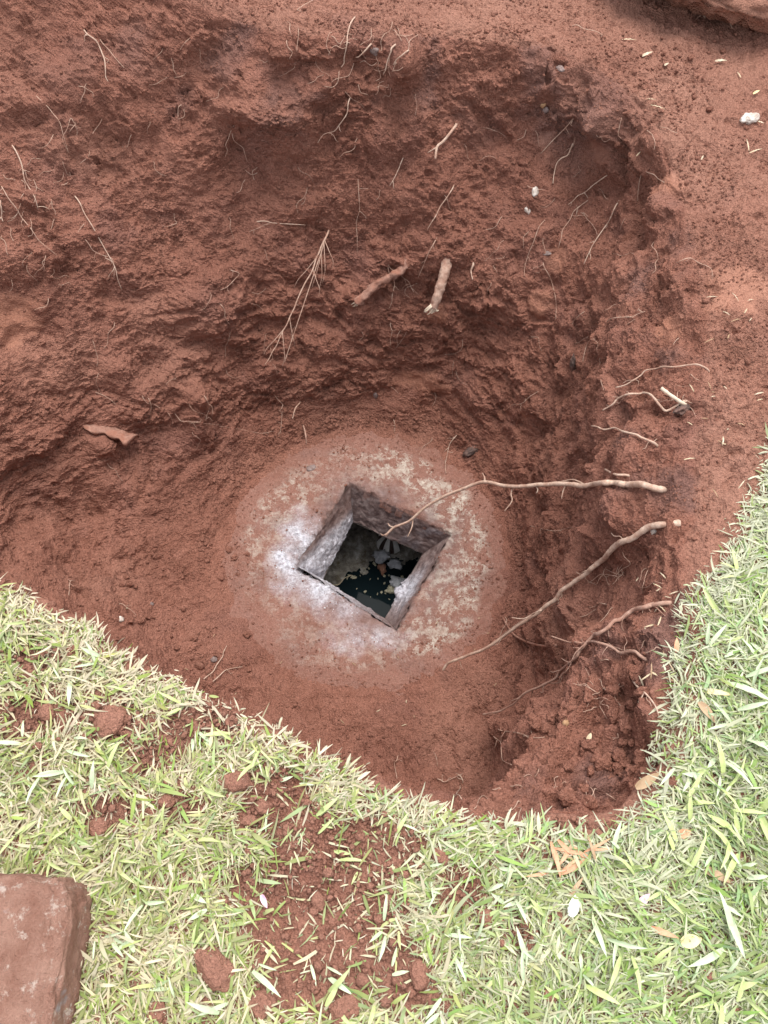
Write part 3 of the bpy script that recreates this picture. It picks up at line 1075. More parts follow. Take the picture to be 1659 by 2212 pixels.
m3 = path_air([(1442, 1303), (1380, 1325), (1330, 1350), (1288, 1378), (1260, 1412), (1220, 1452), (1180, 1476), (1130, 1500), (1110, 1520), (1080, 1536), (1043, 1543)], -.08, -.88)
add_root('root', 'knobbly reddish root with hairy rootlets below the slanting pale root', m3, .0075, .0032, M_ROOTD, side_rootlets(catmull(m3), 16, .09, .0017, rr_), 8)
m4 = path_air([(1388, 1420), (1330, 1408), (1280, 1394), (1232, 1388), (1190, 1374)], -.14, -.45)
add_root('root', 'short pinkish root crossing over the knobbly reddish root', m4, .0050, .0028, M_ROOTD, side_rootlets(catmull(m4), 7, .06, .0013, rr_), 7)
m5 = path_on([(1205, 1392), (1180, 1394), (1145, 1388), (1110, 1370), (1088, 1335)], .006, False)
add_root('root', 'dark curved root lying on the pit floor right of the slab', m5, .0055, .0045, M_BARK, (), 7)
m6 = path_air([(1530, 802), (1490, 795), (1440, 795), (1395, 800), (1370, 820), (1330, 843)], -.04, -.18)
add_root('root', 'thin root reaching out of the right bank, uppermost of its cluster', m6, .0035, .0022, M_ROOT, side_rootlets(catmull(m6), 4, .05, .0012, rr_), 6)
m7 = path_air([(1482, 868), (1440, 882), (1400, 850), (1360, 858), (1325, 875), (1302, 886)], -.06, -.22)
add_root('root', 'wavy pale root hanging out of the right bank under the uppermost one', m7, .0042, .0032, M_ROOT, side_rootlets(catmull(m7), 4, .05, .0012, rr_), 7)
m8 = path_air([(1480, 874), (1455, 858), (1428, 838)], -.06, -.05)
add_root('root', 'short thick cut root stub on the right bank', m8, .0065, .0060, M_FIBRE, (), 8)
m9 = path_air([(1420, 964), (1372, 945), (1330, 927), (1278, 920)], -.16, -.30)
add_root('root', 'pale root pointing left out of the middle of the right bank', m9, .0042, .0026, M_ROOT, side_rootlets(catmull(m9), 3, .04, .0012, rr_), 7)
m10 = path_air([(1358, 1028), (1335, 1020), (1314, 1009)], -.2, -.24)
add_root('root', 'stubby tan root just above the long crossing root', m10, .0050, .0035, M_ROOT, (), 7)
m11 = path_air([(710, 498), (695, 530), (672, 590), (650, 630), (620, 700), (598, 745), (572, 788)], -.34, -.62)
pa = lambda *q_: [Vector(at(x, y, z)) for x, y, z in q_]
c11 = catmull(m11)
fan = [([c11[8], on_curve(c11, .45) + Vector((.02, -.01, 0)), Vector(c11[-10]) + Vector((.05, -.005, -.01)), Vector(c11[-6]) + Vector((.055, 0, -.01))], .0022, .001)]
for k in range(9):
    f0 = rr_.uniform(.12, .8); f1 = min(1, f0 + rr_.uniform(.12, .32))
    a_, b_ = on_curve(c11, f0), on_curve(c11, f1)
    sp_ = rr_.choice([-1, 1, 1]) * rr_.uniform(.02, .065)
    fan.append(([a_, a_.lerp(b_, .4) + Vector((sp_ * .5, -.006, 0)), a_.lerp(b_, .75) + Vector((sp_ * .9, -.004, .0)), b_ + Vector((sp_, 0, -.01))], .0015, .0006))
add_root('root', 'fan of thin branching roots hanging down the back wall', m11, .0042, .0018, M_ROOTF, fan, 7)
# thick cut roots of the back wall
p0, n0 = hit(962, 572)
p1 = Vector(at(936, 648, p0.z - .105)); 
d0 = Vector((0, -.6, -.2))
tA = [p0 + Vector((.008, .05, .03)), p0 + Vector((0, -.012, -.008)), p0.lerp(p1, .5) + Vector((0, -.03, 0)), p1 + Vector((0, -.035, 0))]
def gnarl(me, amp):
    c_ = np.array([v.co for v in me.vertices])
    f_ = np.stack([fbm(c_ * 45 + k_ * 9, 3, 700 + k_) for k_ in range(3)], -1) * amp + np.stack([fbm(c_ * 160 + k_ * 9, 2, 710 + k_) for k_ in range(3)], -1) * amp * .5
    me.vertices.foreach_set('co', (c_ + f_).astype(np.float32).ravel()); me.update()
    return me


o = link('cut_root', gnarl(tube_mesh('cut_root', catmull(tA, 16), .0185, .0150, 20, .04), .0045), M_STUMP)
tag(o, 'thick sawn root stump with a frayed pale end sticking out of the back wall', 'root')
e_ = tA[-1]
for k in range(18):
    a = rr_.uniform(0, TAU)
    q0 = e_ + Vector((math.cos(a) * .009, math.sin(a) * .007, .012))
    q1 = q0 + Vector((rr_.uniform(-.022, .008), -.006, rr_.uniform(-.02, -.006)))
    q2 = q1 + Vector((rr_.uniform(-.018, .008), rr_.uniform(-.006, .006), rr_.uniform(-.022, .004)))
    link('fibre', tube_mesh('fibre', catmull([q0, q1, q2], 3), .0042, .0016, 5, .2), M_FIBRE, o)
p0, n0 = hit(868, 578); p1 = Vector(at(772, 640, p0.z - .085))
tB = [p0 + Vector((.03, .04, .02)), p0 + Vector((0, -.01, 0)), p0.lerp(p1, .5) + Vector((0, -.012, .006)), p1 + Vector((0, -.03, 0))]
o = link('cut_root', gnarl(tube_mesh('cut_root', catmull(tB, 16), .012, .016, 18, .06), .008), M_BARK)
tag(o, 'soil-crusted broken root pointing down left from under the back wall ledge', 'root')
for k in range(7):
    q0 = tB[-1] + Vector((rr_.uniform(-.006, .006), rr_.uniform(-.006, .006), rr_.uniform(-.004, .008)))
    q1 = q0 + Vector((rr_.uniform(-.02, -.004), -.004, rr_.uniform(-.016, -.002)))
    link('fibre', tube_mesh('fibre', [q0, q0.lerp(q1, .5), q1], .003, .001, 5, .2), M_FIBRE, o)
m12 = path_air([(985, 270), (972, 288), (955, 303), (943, 322), (938, 342)], -.08, -.16)
add_root('cut_root', 'forked pale root stub hanging from the upper back wall', m12, .0065, .0050, M_ROOT, [([Vector(m12[-2]), Vector(m12[-2]) + Vector((-.012, -.004, -.006)), Vector(m12[-2]) + Vector((-.03, -.004, -.018))], .0028, .001)], 9)
m13 = path_air([(1022, 570), (1021, 585), (1020, 603)], -.41, -.44)
add_root('cut_root', 'tiny pointed root stub right of the sawn root stump', m13, .0065, .002, M_ROOT, (), 6)
m14 = path_air([(655, 920), (660, 938), (662, 960)], -.88, -.93)
add_root('cut_root', 'small orange root tip at the foot of the back wall', m14, .006, .003, M_ROOTD, (), 7)
m15 = path_air([(648, 868), (638, 882), (632, 905)], -.82, -.86)
add_root('cut_root', 'little root peg above the foot of the back wall', m15, .0035, .003, M_ROOTF, (), 6)

# roots that cling to the soil, one by one, with what sets each apart
HUG = [
    ([(180, 62), (205, 90), (222, 125), (228, 150), (232, 178)], .003, 'thin pale root down the upper left slope'),
    ([(215, 80), (235, 110), (268, 150)], .002, 'straight hair root beside the thin root of the upper left slope'),
    ([(150, 285), (160, 268), (152, 258), (135, 300), (150, 330)], .0015, 'looped hair root on the left slope'),
    ([(75, 200), (105, 235), (130, 265), (148, 330)], .0018, 'branching hair root on the left slope'),
    ([(18, 300), (45, 360), (62, 410), (80, 450)], .0028, 'long hair root at the left edge of the photo'),
    ([(0, 395), (20, 430), (50, 470), (85, 520), (120, 555)], .0022, 'root strand of the hairy tangle at the left edge'),
    ([(0, 430), (6, 455), (10, 480)], .0032, 'short stout root at the left edge of the photo'),
    ([(160, 420), (185, 465), (215, 520), (245, 575), (262, 625)], .0026, 'long straight hair root on the left wall'),
    ([(550, 478), (590, 482), (660, 482)], .0028, 'straight horizontal root stick on the back wall'),
    ([(535, 500), (560, 495), (585, 482)], .0015, 'hair root under the horizontal root stick'),
    ([(770, 30), (752, 80), (742, 120), (735, 150)], .003, 'pale root hanging at the top of the back wall'),
    ([(805, 95), (785, 108), (765, 122)], .0036, 'pale stick pointing down left under the rim'),
    ([(760, 205), (745, 245), (720, 280), (685, 305)], .0026, 'curved pale root below the rim of the back wall'),
    ([(855, 92), (850, 115), (838, 150), (832, 158)], .0035, 'pale root poking out beside the dark gap under the rim'),
    ([(885, 105), (870, 125), (855, 140)], .003, 'short root crossing the dark gap under the rim'),
    ([(775, 385), (775, 430), (770, 480), (772, 550)], .0018, 'vertical hair root down the middle of the back wall'),
    ([(875, 335), (860, 365), (845, 402)], .0026, 'pale root hair left of the two sawn roots'),
    ([(985, 395), (960, 430), (940, 470), (925, 498)], .0026, 'straight slanting root above the sawn root stump'),
    ([(945, 510), (930, 545), (905, 595)], .0022, 'straight hair root ending beside the sawn root stump'),
    ([(835, 570), (862, 585), (885, 605), (895, 630)], .002, 'crooked hair root crossing between the two cut roots'),
    ([(838, 575), (848, 600), (848, 640), (840, 665)], .0022, 'hanging hair root between the two cut roots'),
    ([(845, 680), (850, 715), (845, 745)], .0016, 'hair root below the sawn root stump'),
    ([(1240, 255), (1210, 285), (1168, 332)], .0024, 'straight thin root across the smeared clay patch'),
    ([(1238, 310), (1225, 335), (1200, 352), (1192, 400)], .0036, 'forked pale root under the dark soil corner'),
    ([(1310, 380), (1280, 400), (1245, 425), (1225, 445)], .0024, 'crooked root on the right part of the back wall'),
    ([(1270, 430), (1240, 460), (1215, 500), (1205, 535)], .002, 'long hair root right of the white lime spots'),
    ([(1340, 425), (1325, 470), (1300, 500), (1265, 570)], .003, 'brown root down the corner of the right wall'),
    ([(1178, 470), (1155, 520), (1140, 560), (1132, 600)], .0016, 'thin hair root below the white lime spots'),
    ([(1170, 560), (1185, 590), (1200, 640), (1205, 690)], .0018, 'long straight hair root on the brown clay smear'),
    ([(1255, 795), (1275, 740), (1290, 730)], .0016, 'fine root by the dark wood scrap'),
    ([(1170, 840), (1130, 870), (1095, 885)], .0014, 'hair root in the middle of the right wall'),
    ([(1305, 700), (1330, 690), (1365, 685), (1395, 672)], .0022, 'whitish crooked root on the right wall'),
    ([(990, 935), (975, 955), (965, 985), (963, 1025)], .0024, 'orange root dangling onto the far edge of the slab'),
    ([(935, 945), (915, 965), (905, 985)], .0014, 'fine hair root above the far edge of the slab'),
    ([(850, 905), (853, 920), (852, 935)], .0018, 'tiny root at the foot of the back wall'),
    ([(375, 890), (395, 908), (430, 910), (410, 912), (475, 915)], .0014, 'fine straw-like root on the lower left wall'),
    ([(495, 580), (515, 590), (495, 610), (475, 625)], .0018, 'crooked pale root on the left shoulder'),
    ([(590, 850), (610, 870), (605, 885), (612, 890)], .0012, 'hair root at the small dark hollow'),
    ([(405, 870), (425, 890), (455, 905)], .0012, 'hair root beside the vertical crease'),
    ([(640, 745), (628, 720), (640, 705)], .0015, 'small hair root beside the root fan'),
    ([(610, 890), (605, 930), (600, 940)], .0012, 'faint hair root low on the back wall'),
    ([(440, 850), (448, 880), (440, 910)], .0015, 'short hair root in the vertical crease'),
    ([(170, 500), (200, 540), (240, 560), (245, 600)], .0016, 'crooked hair root in the middle of the left wall'),
    ([(600, 930), (560, 935), (470, 920)], .0010, 'faint hair root above the slab'),
    ([(1090, 1330), (1095, 1350), (1080, 1380)], .0014, 'hair root on the floor near the slab'),
    ([(1140, 1135), (1200, 1150), (1240, 1140)], .0014, 'fine root on the right wall under the crossing root'),
    ([(1340, 1190), (1365, 1215), (1335, 1245)], .0018, 'loose root hair on the right bank under the slanting root'),
    ([(430, 1475), (460, 1455), (480, 1420), (490, 1398)], .0028, 'pinkish root sprouting over the near lawn edge'),
    ([(450, 1480), (485, 1450), (525, 1440)], .0026, 'forked pinkish root pointing right over the near lawn edge'),
    ([(150, 1290), (148, 1265), (160, 1258)], .0018, 'little curled straw on the floor above the left lawn edge'),
    ([(255, 1300), (270, 1315), (292, 1332)], .0014, 'pale straw lying on the left part of the floor'),
    ([(860, 1630), (852, 1650), (858, 1685)], .0018, 'orange root curl at the near lawn edge'),
    ([(985, 1670), (1000, 1690), (985, 1720), (1000, 1735)], .0026, 'zigzag pale root at the near lawn edge'),
    ([(940, 1680), (960, 1690), (1000, 1672)], .0022, 'pale root spreading left at the near lawn edge'),
    ([(1070, 1575), (1100, 1580), (1140, 1590), (1180, 1595)], .0022, 'pinkish branching root on the near clod'),
    ([(1060, 1590), (1085, 1600), (1090, 1640), (1110, 1655)], .0020, 'crooked pinkish root hanging beside the near clod'),
    ([(1365, 1465), (1400, 1500), (1420, 1545)], .0030, 'brown root on top of the near clod'),
    ([(1290, 1500), (1270, 1485), (1240, 1480)], .0018, 'hair root behind the near clod'),
    ([(1310, 1570), (1340, 1590), (1330, 1600)], .0016, 'short pale straw on the near clod'),
    ([(1230, 55), (1260, 68), (1300, 80)], .0020, 'thin straw lying on the far bare ledge'),
    ([(1450, 0), (1470, 20), (1500, 22), (1520, 45)], .0030, 'root under the grey crust at the top right'),
    ([(1565, 15), (1572, 40), (1580, 68)], .0032, 'pale root hanging from the grey crust at the top right'),
    ([(700, 0), (668, 12), (640, 28)], .0022, 'pale root at the top edge of the slope'),
    ([(1265, 1260), (1300, 1240), (1330, 1245)], .0014, 'hair root beside the small burrow'),
    ([(1450, 570), (1490, 560), (1530, 580), (1540, 600)], .0014, 'hair root on the right ledge'),
]
for pxs, r_, lab in HUG:
    # jitter the measured points into a crooked line
    den = []
    for i in range(len(pxs) - 1):
        den.append(pxs[i])
        den.append(((pxs[i][0] + pxs[i + 1][0]) / 2 + rr_.uniform(-3, 3), (pxs[i][1] + pxs[i + 1][1]) / 2 + rr_.uniform(-3, 3)))
    den.append(pxs[-1])
    pth = path_on(den, .006 + r_)
    cpt = catmull(pth, 3)
    mat = M_ROOTF if r_ < .0024 else M_ROOT
    add_root('root', lab, pth, r_ * 1.05, r_ * .55, mat, side_rootlets(cpt, 2 + int(len(pxs) > 3), .045, r_ * .5, rr_, .6) if r_ < .0034 else (), 6, 3)

# hair roots nothing tells apart
ZONES = [((560, 40, 900, 210), 34, 'd'), ((0, 330, 140, 640), 26, 'd'), ((1150, 250, 1420, 560), 22, 'd'), ((500, 260, 1150, 560), 20, 'd'), ((100, 60, 520, 500), 22, 'd'),
         ((400, 560, 1150, 860), 22, 'd'), ((1280, 1180, 1440, 1560), 34, 'l'), ((1250, 650, 1500, 1000), 20, 'l'), ((200, 620, 420, 1000), 10, 'd'), ((900, 1640, 1400, 1750), 18, 'l')]
for (x0, y0, x1, y1), cnt, mode in ZONES:
    for k in range(cnt):
        x, y = rr_.uniform(x0, x1), rr_.uniform(y0, y1)
        n_ = rr_.randint(3, 5)
        a = R(90) + rr_.gauss(0, .55) if mode == 'd' else R(150) + rr_.gauss(0, .8)
        stp = rr_.uniform(7, 15)
        q_ = [(x, y)]
        for _ in range(n_):
            a += rr_.gauss(0, .45)
            q_.append((q_[-1][0] + math.cos(a) * stp, q_[-1][1] + math.sin(a) * stp))
        pth = path_on(q_, .006)
        if max((pth[i + 1] - pth[i]).length for i in range(len(pth) - 1)) > .09:
            continue
        r_ = rr_.uniform(.0007, .0014)
        o = link('hair_root', tube_mesh('hair_root', catmull(pth, 3), r_, r_ * .6, 4, .15), M_ROOTF)
        tag(o, 'very thin pale hair root clinging to the red soil', 'root', 'hair roots on the pit walls')

# ------------------------------------------------------------------ wood, stones and scraps in the pit
p0, n0 = hit(240, 935)
ex = (Vector(at(288, 955, p0.z - .02)) - Vector(at(188, 922, p0.z + .02))).normalized()
bm = bmesh.new()
nu, nv_ = 22, 8
gridv = []
for lay in (0, 1):
    for i in range(nu + 1):
        for j in range(nv_ + 1):
            u, v = i / nu, j / nv_
            wdt = .062 * (.85 + .10 * math.sin(u * 9) + .08 * math.sin(u * 23 + 1)) * min(1, 6 * (1.02 - u), .35 + 5 * u)
            c = ex * ((u - .5) * .19) + Vector((0, -1, .25)).normalized() * (v * wdt - .02) + Vector((0, 0, 1)) * (.012 * math.sin(v * 2.4) + (-.013 if lay else .0))
            nz = perlin(np.array([[u * 9, v * 5, lay * 3.3]]), 5)[0] * .007
            gridv.append(bm.verts.new(c + Vector((nz * .4, nz, nz))))
N1 = (nu + 1) * (nv_ + 1)
idx = lambda l_, i, j: gridv[l_ * N1 + i * (nv_ + 1) + j]
for i in range(nu):
    for j in range(nv_):
        bm.faces.new((idx(0, i, j), idx(0, i + 1, j), idx(0, i + 1, j + 1), idx(0, i, j + 1)))
        bm.faces.new((idx(1, i, j), idx(1, i, j + 1), idx(1, i + 1, j + 1), idx(1, i + 1, j)))
for i in range(nu):
    bm.faces.new((idx(0, i, 0), idx(1, i, 0), idx(1, i + 1, 0), idx(0, i + 1, 0)))
    bm.faces.new((idx(0, i, nv_), idx(0, i + 1, nv_), idx(1, i + 1, nv_), idx(1, i, nv_)))
for j in range(nv_):
    bm.faces.new((idx(0, 0, j), idx(0, 0, j + 1), idx(1, 0, j + 1), idx(1, 0, j)))
    bm.faces.new((idx(0, nu, j), idx(1, nu, j), idx(1, nu, j + 1), idx(0, nu, j + 1)))
me = bpy.data.meshes.new('bark_flap'); bm.to_mesh(me); bm.free()
me.polygons.foreach_set('use_smooth', np.ones(len(me.polygons), dtype=bool))
o = link('bark_flap', me, M_BARK)
o.location = p0 + Vector((0, -.004, .022))
tag(o, 'flat piece of soil-covered bark sticking out of the lower left wall', 'bark')


def stone_at(name, px, py, size, mat, label, cat, squash=(1, 1, .7), sink=.4, seed=None, group=None, rough=.5):
    p, n = hit(px, py)
    sd_ = seed if seed is not None else rr_.randint(0, 60)
    o = link(name, rock_mesh(name, size, sd_, 3 if size < .02 else 4, rough, squash, .16 if cat != 'clod' else .08), mat)
    o.location = p + n * size * squash[2] * (1 - 2 * sink)
    o.rotation_mode = 'QUATERNION'
    o.rotation_quaternion = n.to_track_quat('Z', 'Y') @ Matrix.Rotation(rr_.uniform(0, 6), 3, 'Z').to_quaternion()
    tag(o, label, cat, group)
    return o


stone_at('lime_lump', 1156, 415, .013, M_PEBW, 'upper of two white lime lumps in the back wall', 'lime lump', (.8, 1.3, .6))
stone_at('lime_lump', 1140, 455, .011, M_PEBW, 'lower of two white lime lumps in the back wall', 'lime lump', (.7, 1.3, .6))
stone_at('pebble', 1211, 150, .012, M_PEBG, 'grey pebble in the far upper right corner of the wall', 'pebble', (.8, 1.2, .6))
stone_at('pebble', 1173, 226, .009, M_PEBY, 'yellow pebble above the brown clay smear', 'pebble')
stone_at('pebble', 1179, 238, .009, M_PEBG, 'dark grey pebble touching the yellow pebble', 'pebble')
stone_at('pebble', 808, 110, .013, M_PEBG, 'grey stone under the rim of the back wall', 'pebble', (1.2, .8, .6))
stone_at('pebble', 672, 1012, .016, M_PEBG, 'flat blue-grey stone chip on the dusty slab', 'stone chip', (.8, 1.2, .25), .2)
stone_at('pebble', 1618, 261, .022, M_PEBW, 'smooth white pebble on the far bare ledge', 'pebble', (1.2, .75, .5), .15)
stone_at('pebble', 1182, 548, .012, M_PEBG, 'flat grey flake in the back wall', 'pebble', (1.3, .6, .4))
stone_at('pebble', 811, 853, .012, M_PEBG, 'small grey stone low on the back wall', 'pebble', (1.2, .8, .5))
stone_at('pebble', 262, 1338, .009, M_PEBW, 'small white pebble on the left part of the floor', 'pebble')
stone_at('pebble', 328, 1305, .007, M_PEBG, 'tiny pale pebble beside the straw on the floor', 'pebble')
stone_at('pebble', 462, 1425, .010, M_PEBG, 'grey pebble at the foot of the near lawn edge', 'pebble')
stone_at('pebble', 1412, 1148, .007, M_PEBW, 'tiny cream pebble at the end of the slanting root', 'pebble')
stone_at('pebble', 1222, 1562, .009, M_PEBY, 'tan pebble on the near clod', 'pebble', (1.3, .8, .7))
stone_at('wood_scrap', 1240, 785, .022, M_DARKWOOD, 'dark wood scrap in the right wall', 'wood', (.6, 1.3, .4), .3, rough=.6)
stone_at('wood_scrap', 1018, 975, .026, M_DARKWOOD, 'dark wood scrap above the far right edge of the slab', 'wood', (.55, 1.2, .4), .3, rough=.6)
stone_at('wood_scrap', 1475, 885, .024, M_DARKWOOD, 'dark rotten wood under the cut stub on the right bank', 'wood', (.6, 1.4, .4), .35, rough=.6)

# things in the water
bw = c2(915, 905, ZW)
cup = bpy.data.objects.new('plastic_strainer', None); COL.objects.link(cup)
cup.location = (bw[0] - .006, bw[1] + .040, ZW + .002)
cup.rotation_euler = (R(-14), R(0), R(-10))
tag(cup, 'white domed plastic strainer with dark slots at the far side of the water', 'strainer')


def lathe_sector(a0, a1, prof, n=10, shift=0.0):
    co, fc = [], []
    m = len(prof)
    for i in range(n + 1):
        a = a0 + (a1 - a0) * i / n
        for r_, z_ in prof:
            co.append(((r_ + shift) * math.cos(a), (r_ + shift) * math.sin(a), z_))
    for i in range(n):
        for j in range(m - 1):
            fc.append((i * m + j, (i + 1) * m + j, (i + 1) * m + j + 1, i * m + j + 1))
    return co, fc


prof = [(.064 * math.cos(q_), .058 * math.sin(q_) - .004) for q_ in np.linspace(0, 1.45, 11)] + [(.058 * math.cos(q_), .053 * math.sin(q_) - .004) for q_ in np.linspace(1.45, 0, 11)]
nseg = 8
for k in range(nseg):
    a0 = R(-90 - 20) + TAU * k / nseg
    co, fc = lathe_sector(a0, a0 + TAU / nseg * .56, prof, 8)
    me = bpy.data.meshes.new('rib'); me.from_pydata(co, [], fc); me.polygons.foreach_set('use_smooth', np.ones(len(fc), dtype=bool))
    link('rib', me, M_WHITE, cup)
co, fc = lathe_sector(0, TAU, [(.0605 * math.cos(q_), .0555 * math.sin(q_) - .004) for q_ in np.linspace(-.1, 1.5, 12)], 40)
me = bpy.data.meshes.new('inner_cup'); me.from_pydata(co, [], fc); me.polygons.foreach_set('use_smooth', np.ones(len(fc), dtype=bool))
link('inner_cup', me, M_SLOT, cup)


def flake(name, x, y, size, mat, label, cat, squash, zoff=.004, seed=1):
    p = c2(x, y, ZW + zoff)
    o = link(name, rock_mesh(name, size, seed, 3, 1.0, squash, .5), mat)
    o.location = p
    o.rotation_euler = (0, 0, rr_.uniform(0, 6) if squash[0] == squash[1] else 0)
    return tag(o, label, cat)


o = flake('brick_chip', 810, 1110, .020, M_BRICK, 'brown brick chip floating among the scum', 'brick chip', (.75, 1.25, .3), .008, 3)
o.rotation_euler[2] = R(18)
flake('paper_scrap', 790, 960, .030, M_TISSUE, 'pale wet paper lump below the strainer', 'paper', (1.1, .8, .3), .03, 4)
flake('paper_scrap', 960, 1060, .024, M_TISSUE, 'torn white paper right of the brick chip', 'paper', (1.2, .8, .28), .004, 5)
flake('paper_scrap', 975, 1270, .026, M_TISSUE, 'bluish white paper at the right side of the water', 'paper', (1.1, 1.0, .25), .004, 6)
flake('scum_lump', 905, 1355, .016, M_SCUM, 'biggest yellowish scum lump on the open water', 'scum', (1.2, 1, .35), .003, 7)
for k, (x, y, s_) in enumerate([(670, 1235, .006), (440, 1190, .013), (480, 1215, .010), (835, 1280, .007), (885, 1190, .006), (830, 1195, .007), (800, 1385, .006), (555, 1195, .006), (600, 1165, .006), (1040, 1210, .015), (845, 1400, .005), (515, 1345, .004),
                                (610, 1380, .005), (675, 1440, .003), (890, 1465, .004), (755, 1405, .004), (940, 1390, .006), (655, 1110, .012), (720, 1060, .012), (410, 1220, .010), (760, 1230, .005), (600, 1120, .009)]):
    o = flake('scum_flake', x, y, s_, M_SCUM, 'small yellowish scum flake floating on the black water', 'scum', (rr_.uniform(.8, 2.0), rr_.uniform(.4, .9), .3), .002, 10 + k)
    o.rotation_euler[2] = rr_.uniform(0, 6)
    o.scale = [rr_.choice([.45, .6, .8, 1.1])] * 3
    o['group'] = 'scum flakes on the water'
o = link('straw', tube_mesh('straw', catmull([Vector(c2(215, 1300, ZW + .012)), Vector(c2(310, 1295, ZW + .012)), Vector(c2(370, 1225, ZW + .012)), Vector(c2(460, 1190, ZW + .012))], 4), .0018, .0012, 5), M_STRAW)
tag(o, 'pale straw floating along the edge of the sludge', 'straw')

# ------------------------------------------------------------------ overhanging grey crust, top right
p0, n0 = hit(1600, 30)
me = rock_mesh('turf_crust', 1, 9, 5, .18, (.42, .22, .075), .06)
co = np.array([v.co for v in me.vertices])
co += np.sign(co) * 0
nz = .045 * fbm(co * 10, 4, 333) + .020 * (.5 - worley(co * 26, 336)) + .016 * (.5 - worley(co * 48, 334)) + .010 * fbm(co * 50, 3, 335)
nv = co / (np.array([.42, .22, .075]) ** 2); nv /= np.linalg.norm(nv, axis=1, keepdims=True) + 1e-9
co = co + nv * nz[:, None]
me.vertices.foreach_set('co', co.astype(np.float32).ravel())
M_CRUST = soil_material('grey_crust', pale=.55)
o = link('turf_crust', me, M_CRUST)
o.location = Vector(at(1640, -42, .15))
o.rotation_euler = (R(-6), R(3), R(-8))
tag(o, 'grey crust of lifted topsoil overhanging the bare ledge at the top right', 'soil crust')

# ------------------------------------------------------------------ clods
CLODS = [(466, 2088, .030, (1.25, .8, .65), 'smooth oval soil clod on the grass right of the stone block'),
         (512, 1690, .022, (.85, 1.25, .75), 'tall soil clod on the grass below the left lawn edge'),
         (240, 1560, .028, (1.2, .9, .6), 'wide crumbly soil clod near the left lawn edge'),
         (217, 1790, .020, (1, .9, .75), 'round soil clod in the grass above the stone block'),
         (363, 1730, .016, (1, .95, .7), 'small pale soil clod right of the round one'),
         (570, 1745, .017, (.9, .8, .7), 'pinkish soil clod at the top of the bare soil patch'),
         (540, 1775, .014, (.7, 1.2, .7), 'narrow soil clod beside the pinkish one'),
         (105, 1540, .018, (1, .9, .7), 'soil clod in the grass at the left edge'),
         (950, 1850, .015, (.9, 1.2, .7), 'pinkish flat clod at the right of the bare soil patch'),
         (688, 1945, .014, (1.2, .8, .7), 'rounded clod in the middle of the bare soil patch'),
         (290, 1665, .014, (1.1, .9, .7), 'dark soil clod below the wide crumbly clod'),
         (905, 2105, .020, (.8, 1.2, .7), 'soil clod in the grass at the lower right of the bare patch'),
         (500, 1560, .011, (1, 1, .8), 'small round clod close to the left lawn edge'),
         (565, 2170, .020, (1, 1, .6), 'soil clod near the bottom edge right of the stone block'),
         (340, 2185, .016, (1, 1, .7), 'soil clod close beside the stone block'),
         (745, 2180, .022, (1.2, .9, .6), 'flat clod at the bottom edge of the photo'),
         (1050, 1985, .015, (1, 1.1, .7), 'small clod in the green grass right of the bare patch'),
         (1525, 2110, .011, (1, 1, .8), 'single brown clod in the grass at the lower right'),
         (1185, 2150, .013, (1, 1, .8), 'brown clod in the grass at the bottom right centre')]
for k, (px, py, s_, sq, lab) in enumerate(CLODS):
    stone_at('soil_clod', px, py, s_, M_CLOD, lab, 'clod', sq, .22, k + 3, rough=.35)
for k in range(70):
    b = random.choice(barec)
    x = b[0] + rr_.gauss(0, .55) * b[2]; y = b[1] + rr_.gauss(0, .55) * b[3]
    p, n = ground_z(x, y)
    if p.z < -.05:
        continue
    s_ = rr_.uniform(.005, .0105)
    o = link('small_clod', rock_mesh('small_clod', s_, k % 40, 3, .75, (1, rr_.uniform(.65, 1.2), .75), .16), M_CLOD)
    o.location = p + Vector((0, 0, s_ * .45))
    o.rotation_euler = (rr_.uniform(0, 1), rr_.uniform(0, 1), rr_.uniform(0, 6))
    tag(o, 'small rounded red clod lying among the crumbs on the lawn', 'clod', 'small clods on the bare lawn patches')
for k in range(84):
    if k >= 46:
        px, py = rr_.gauss(1280, 70), rr_.gauss(1620, 70)
    elif k < 24:
        px, py = rr_.uniform(150, 560), rr_.uniform(1180, 1460)
    elif k < 34:
        px, py = rr_.uniform(1150, 1400), rr_.uniform(1480, 1720)
    else:
        px, py = rr_.uniform(1050, 1640), rr_.uniform(20, 420)
    p, n = hit(px, py)
    s_ = rr_.uniform(.006, .013) if k < 46 else rr_.uniform(.006, .019)
    o = link('small_clod', rock_mesh('small_clod', s_, (k * 7) % 40, 3, .75, (1, rr_.uniform(.65, 1.2), .7), .16), M_CRUMB)
    o.location = p + n * s_ * .3
    o.rotation_euler = (rr_.uniform(0, 1), rr_.uniform(0, 1), rr_.uniform(0, 6))
    tag(o, 'small red clod lying loose on the dug soil', 'clod', 'small clods in the pit')


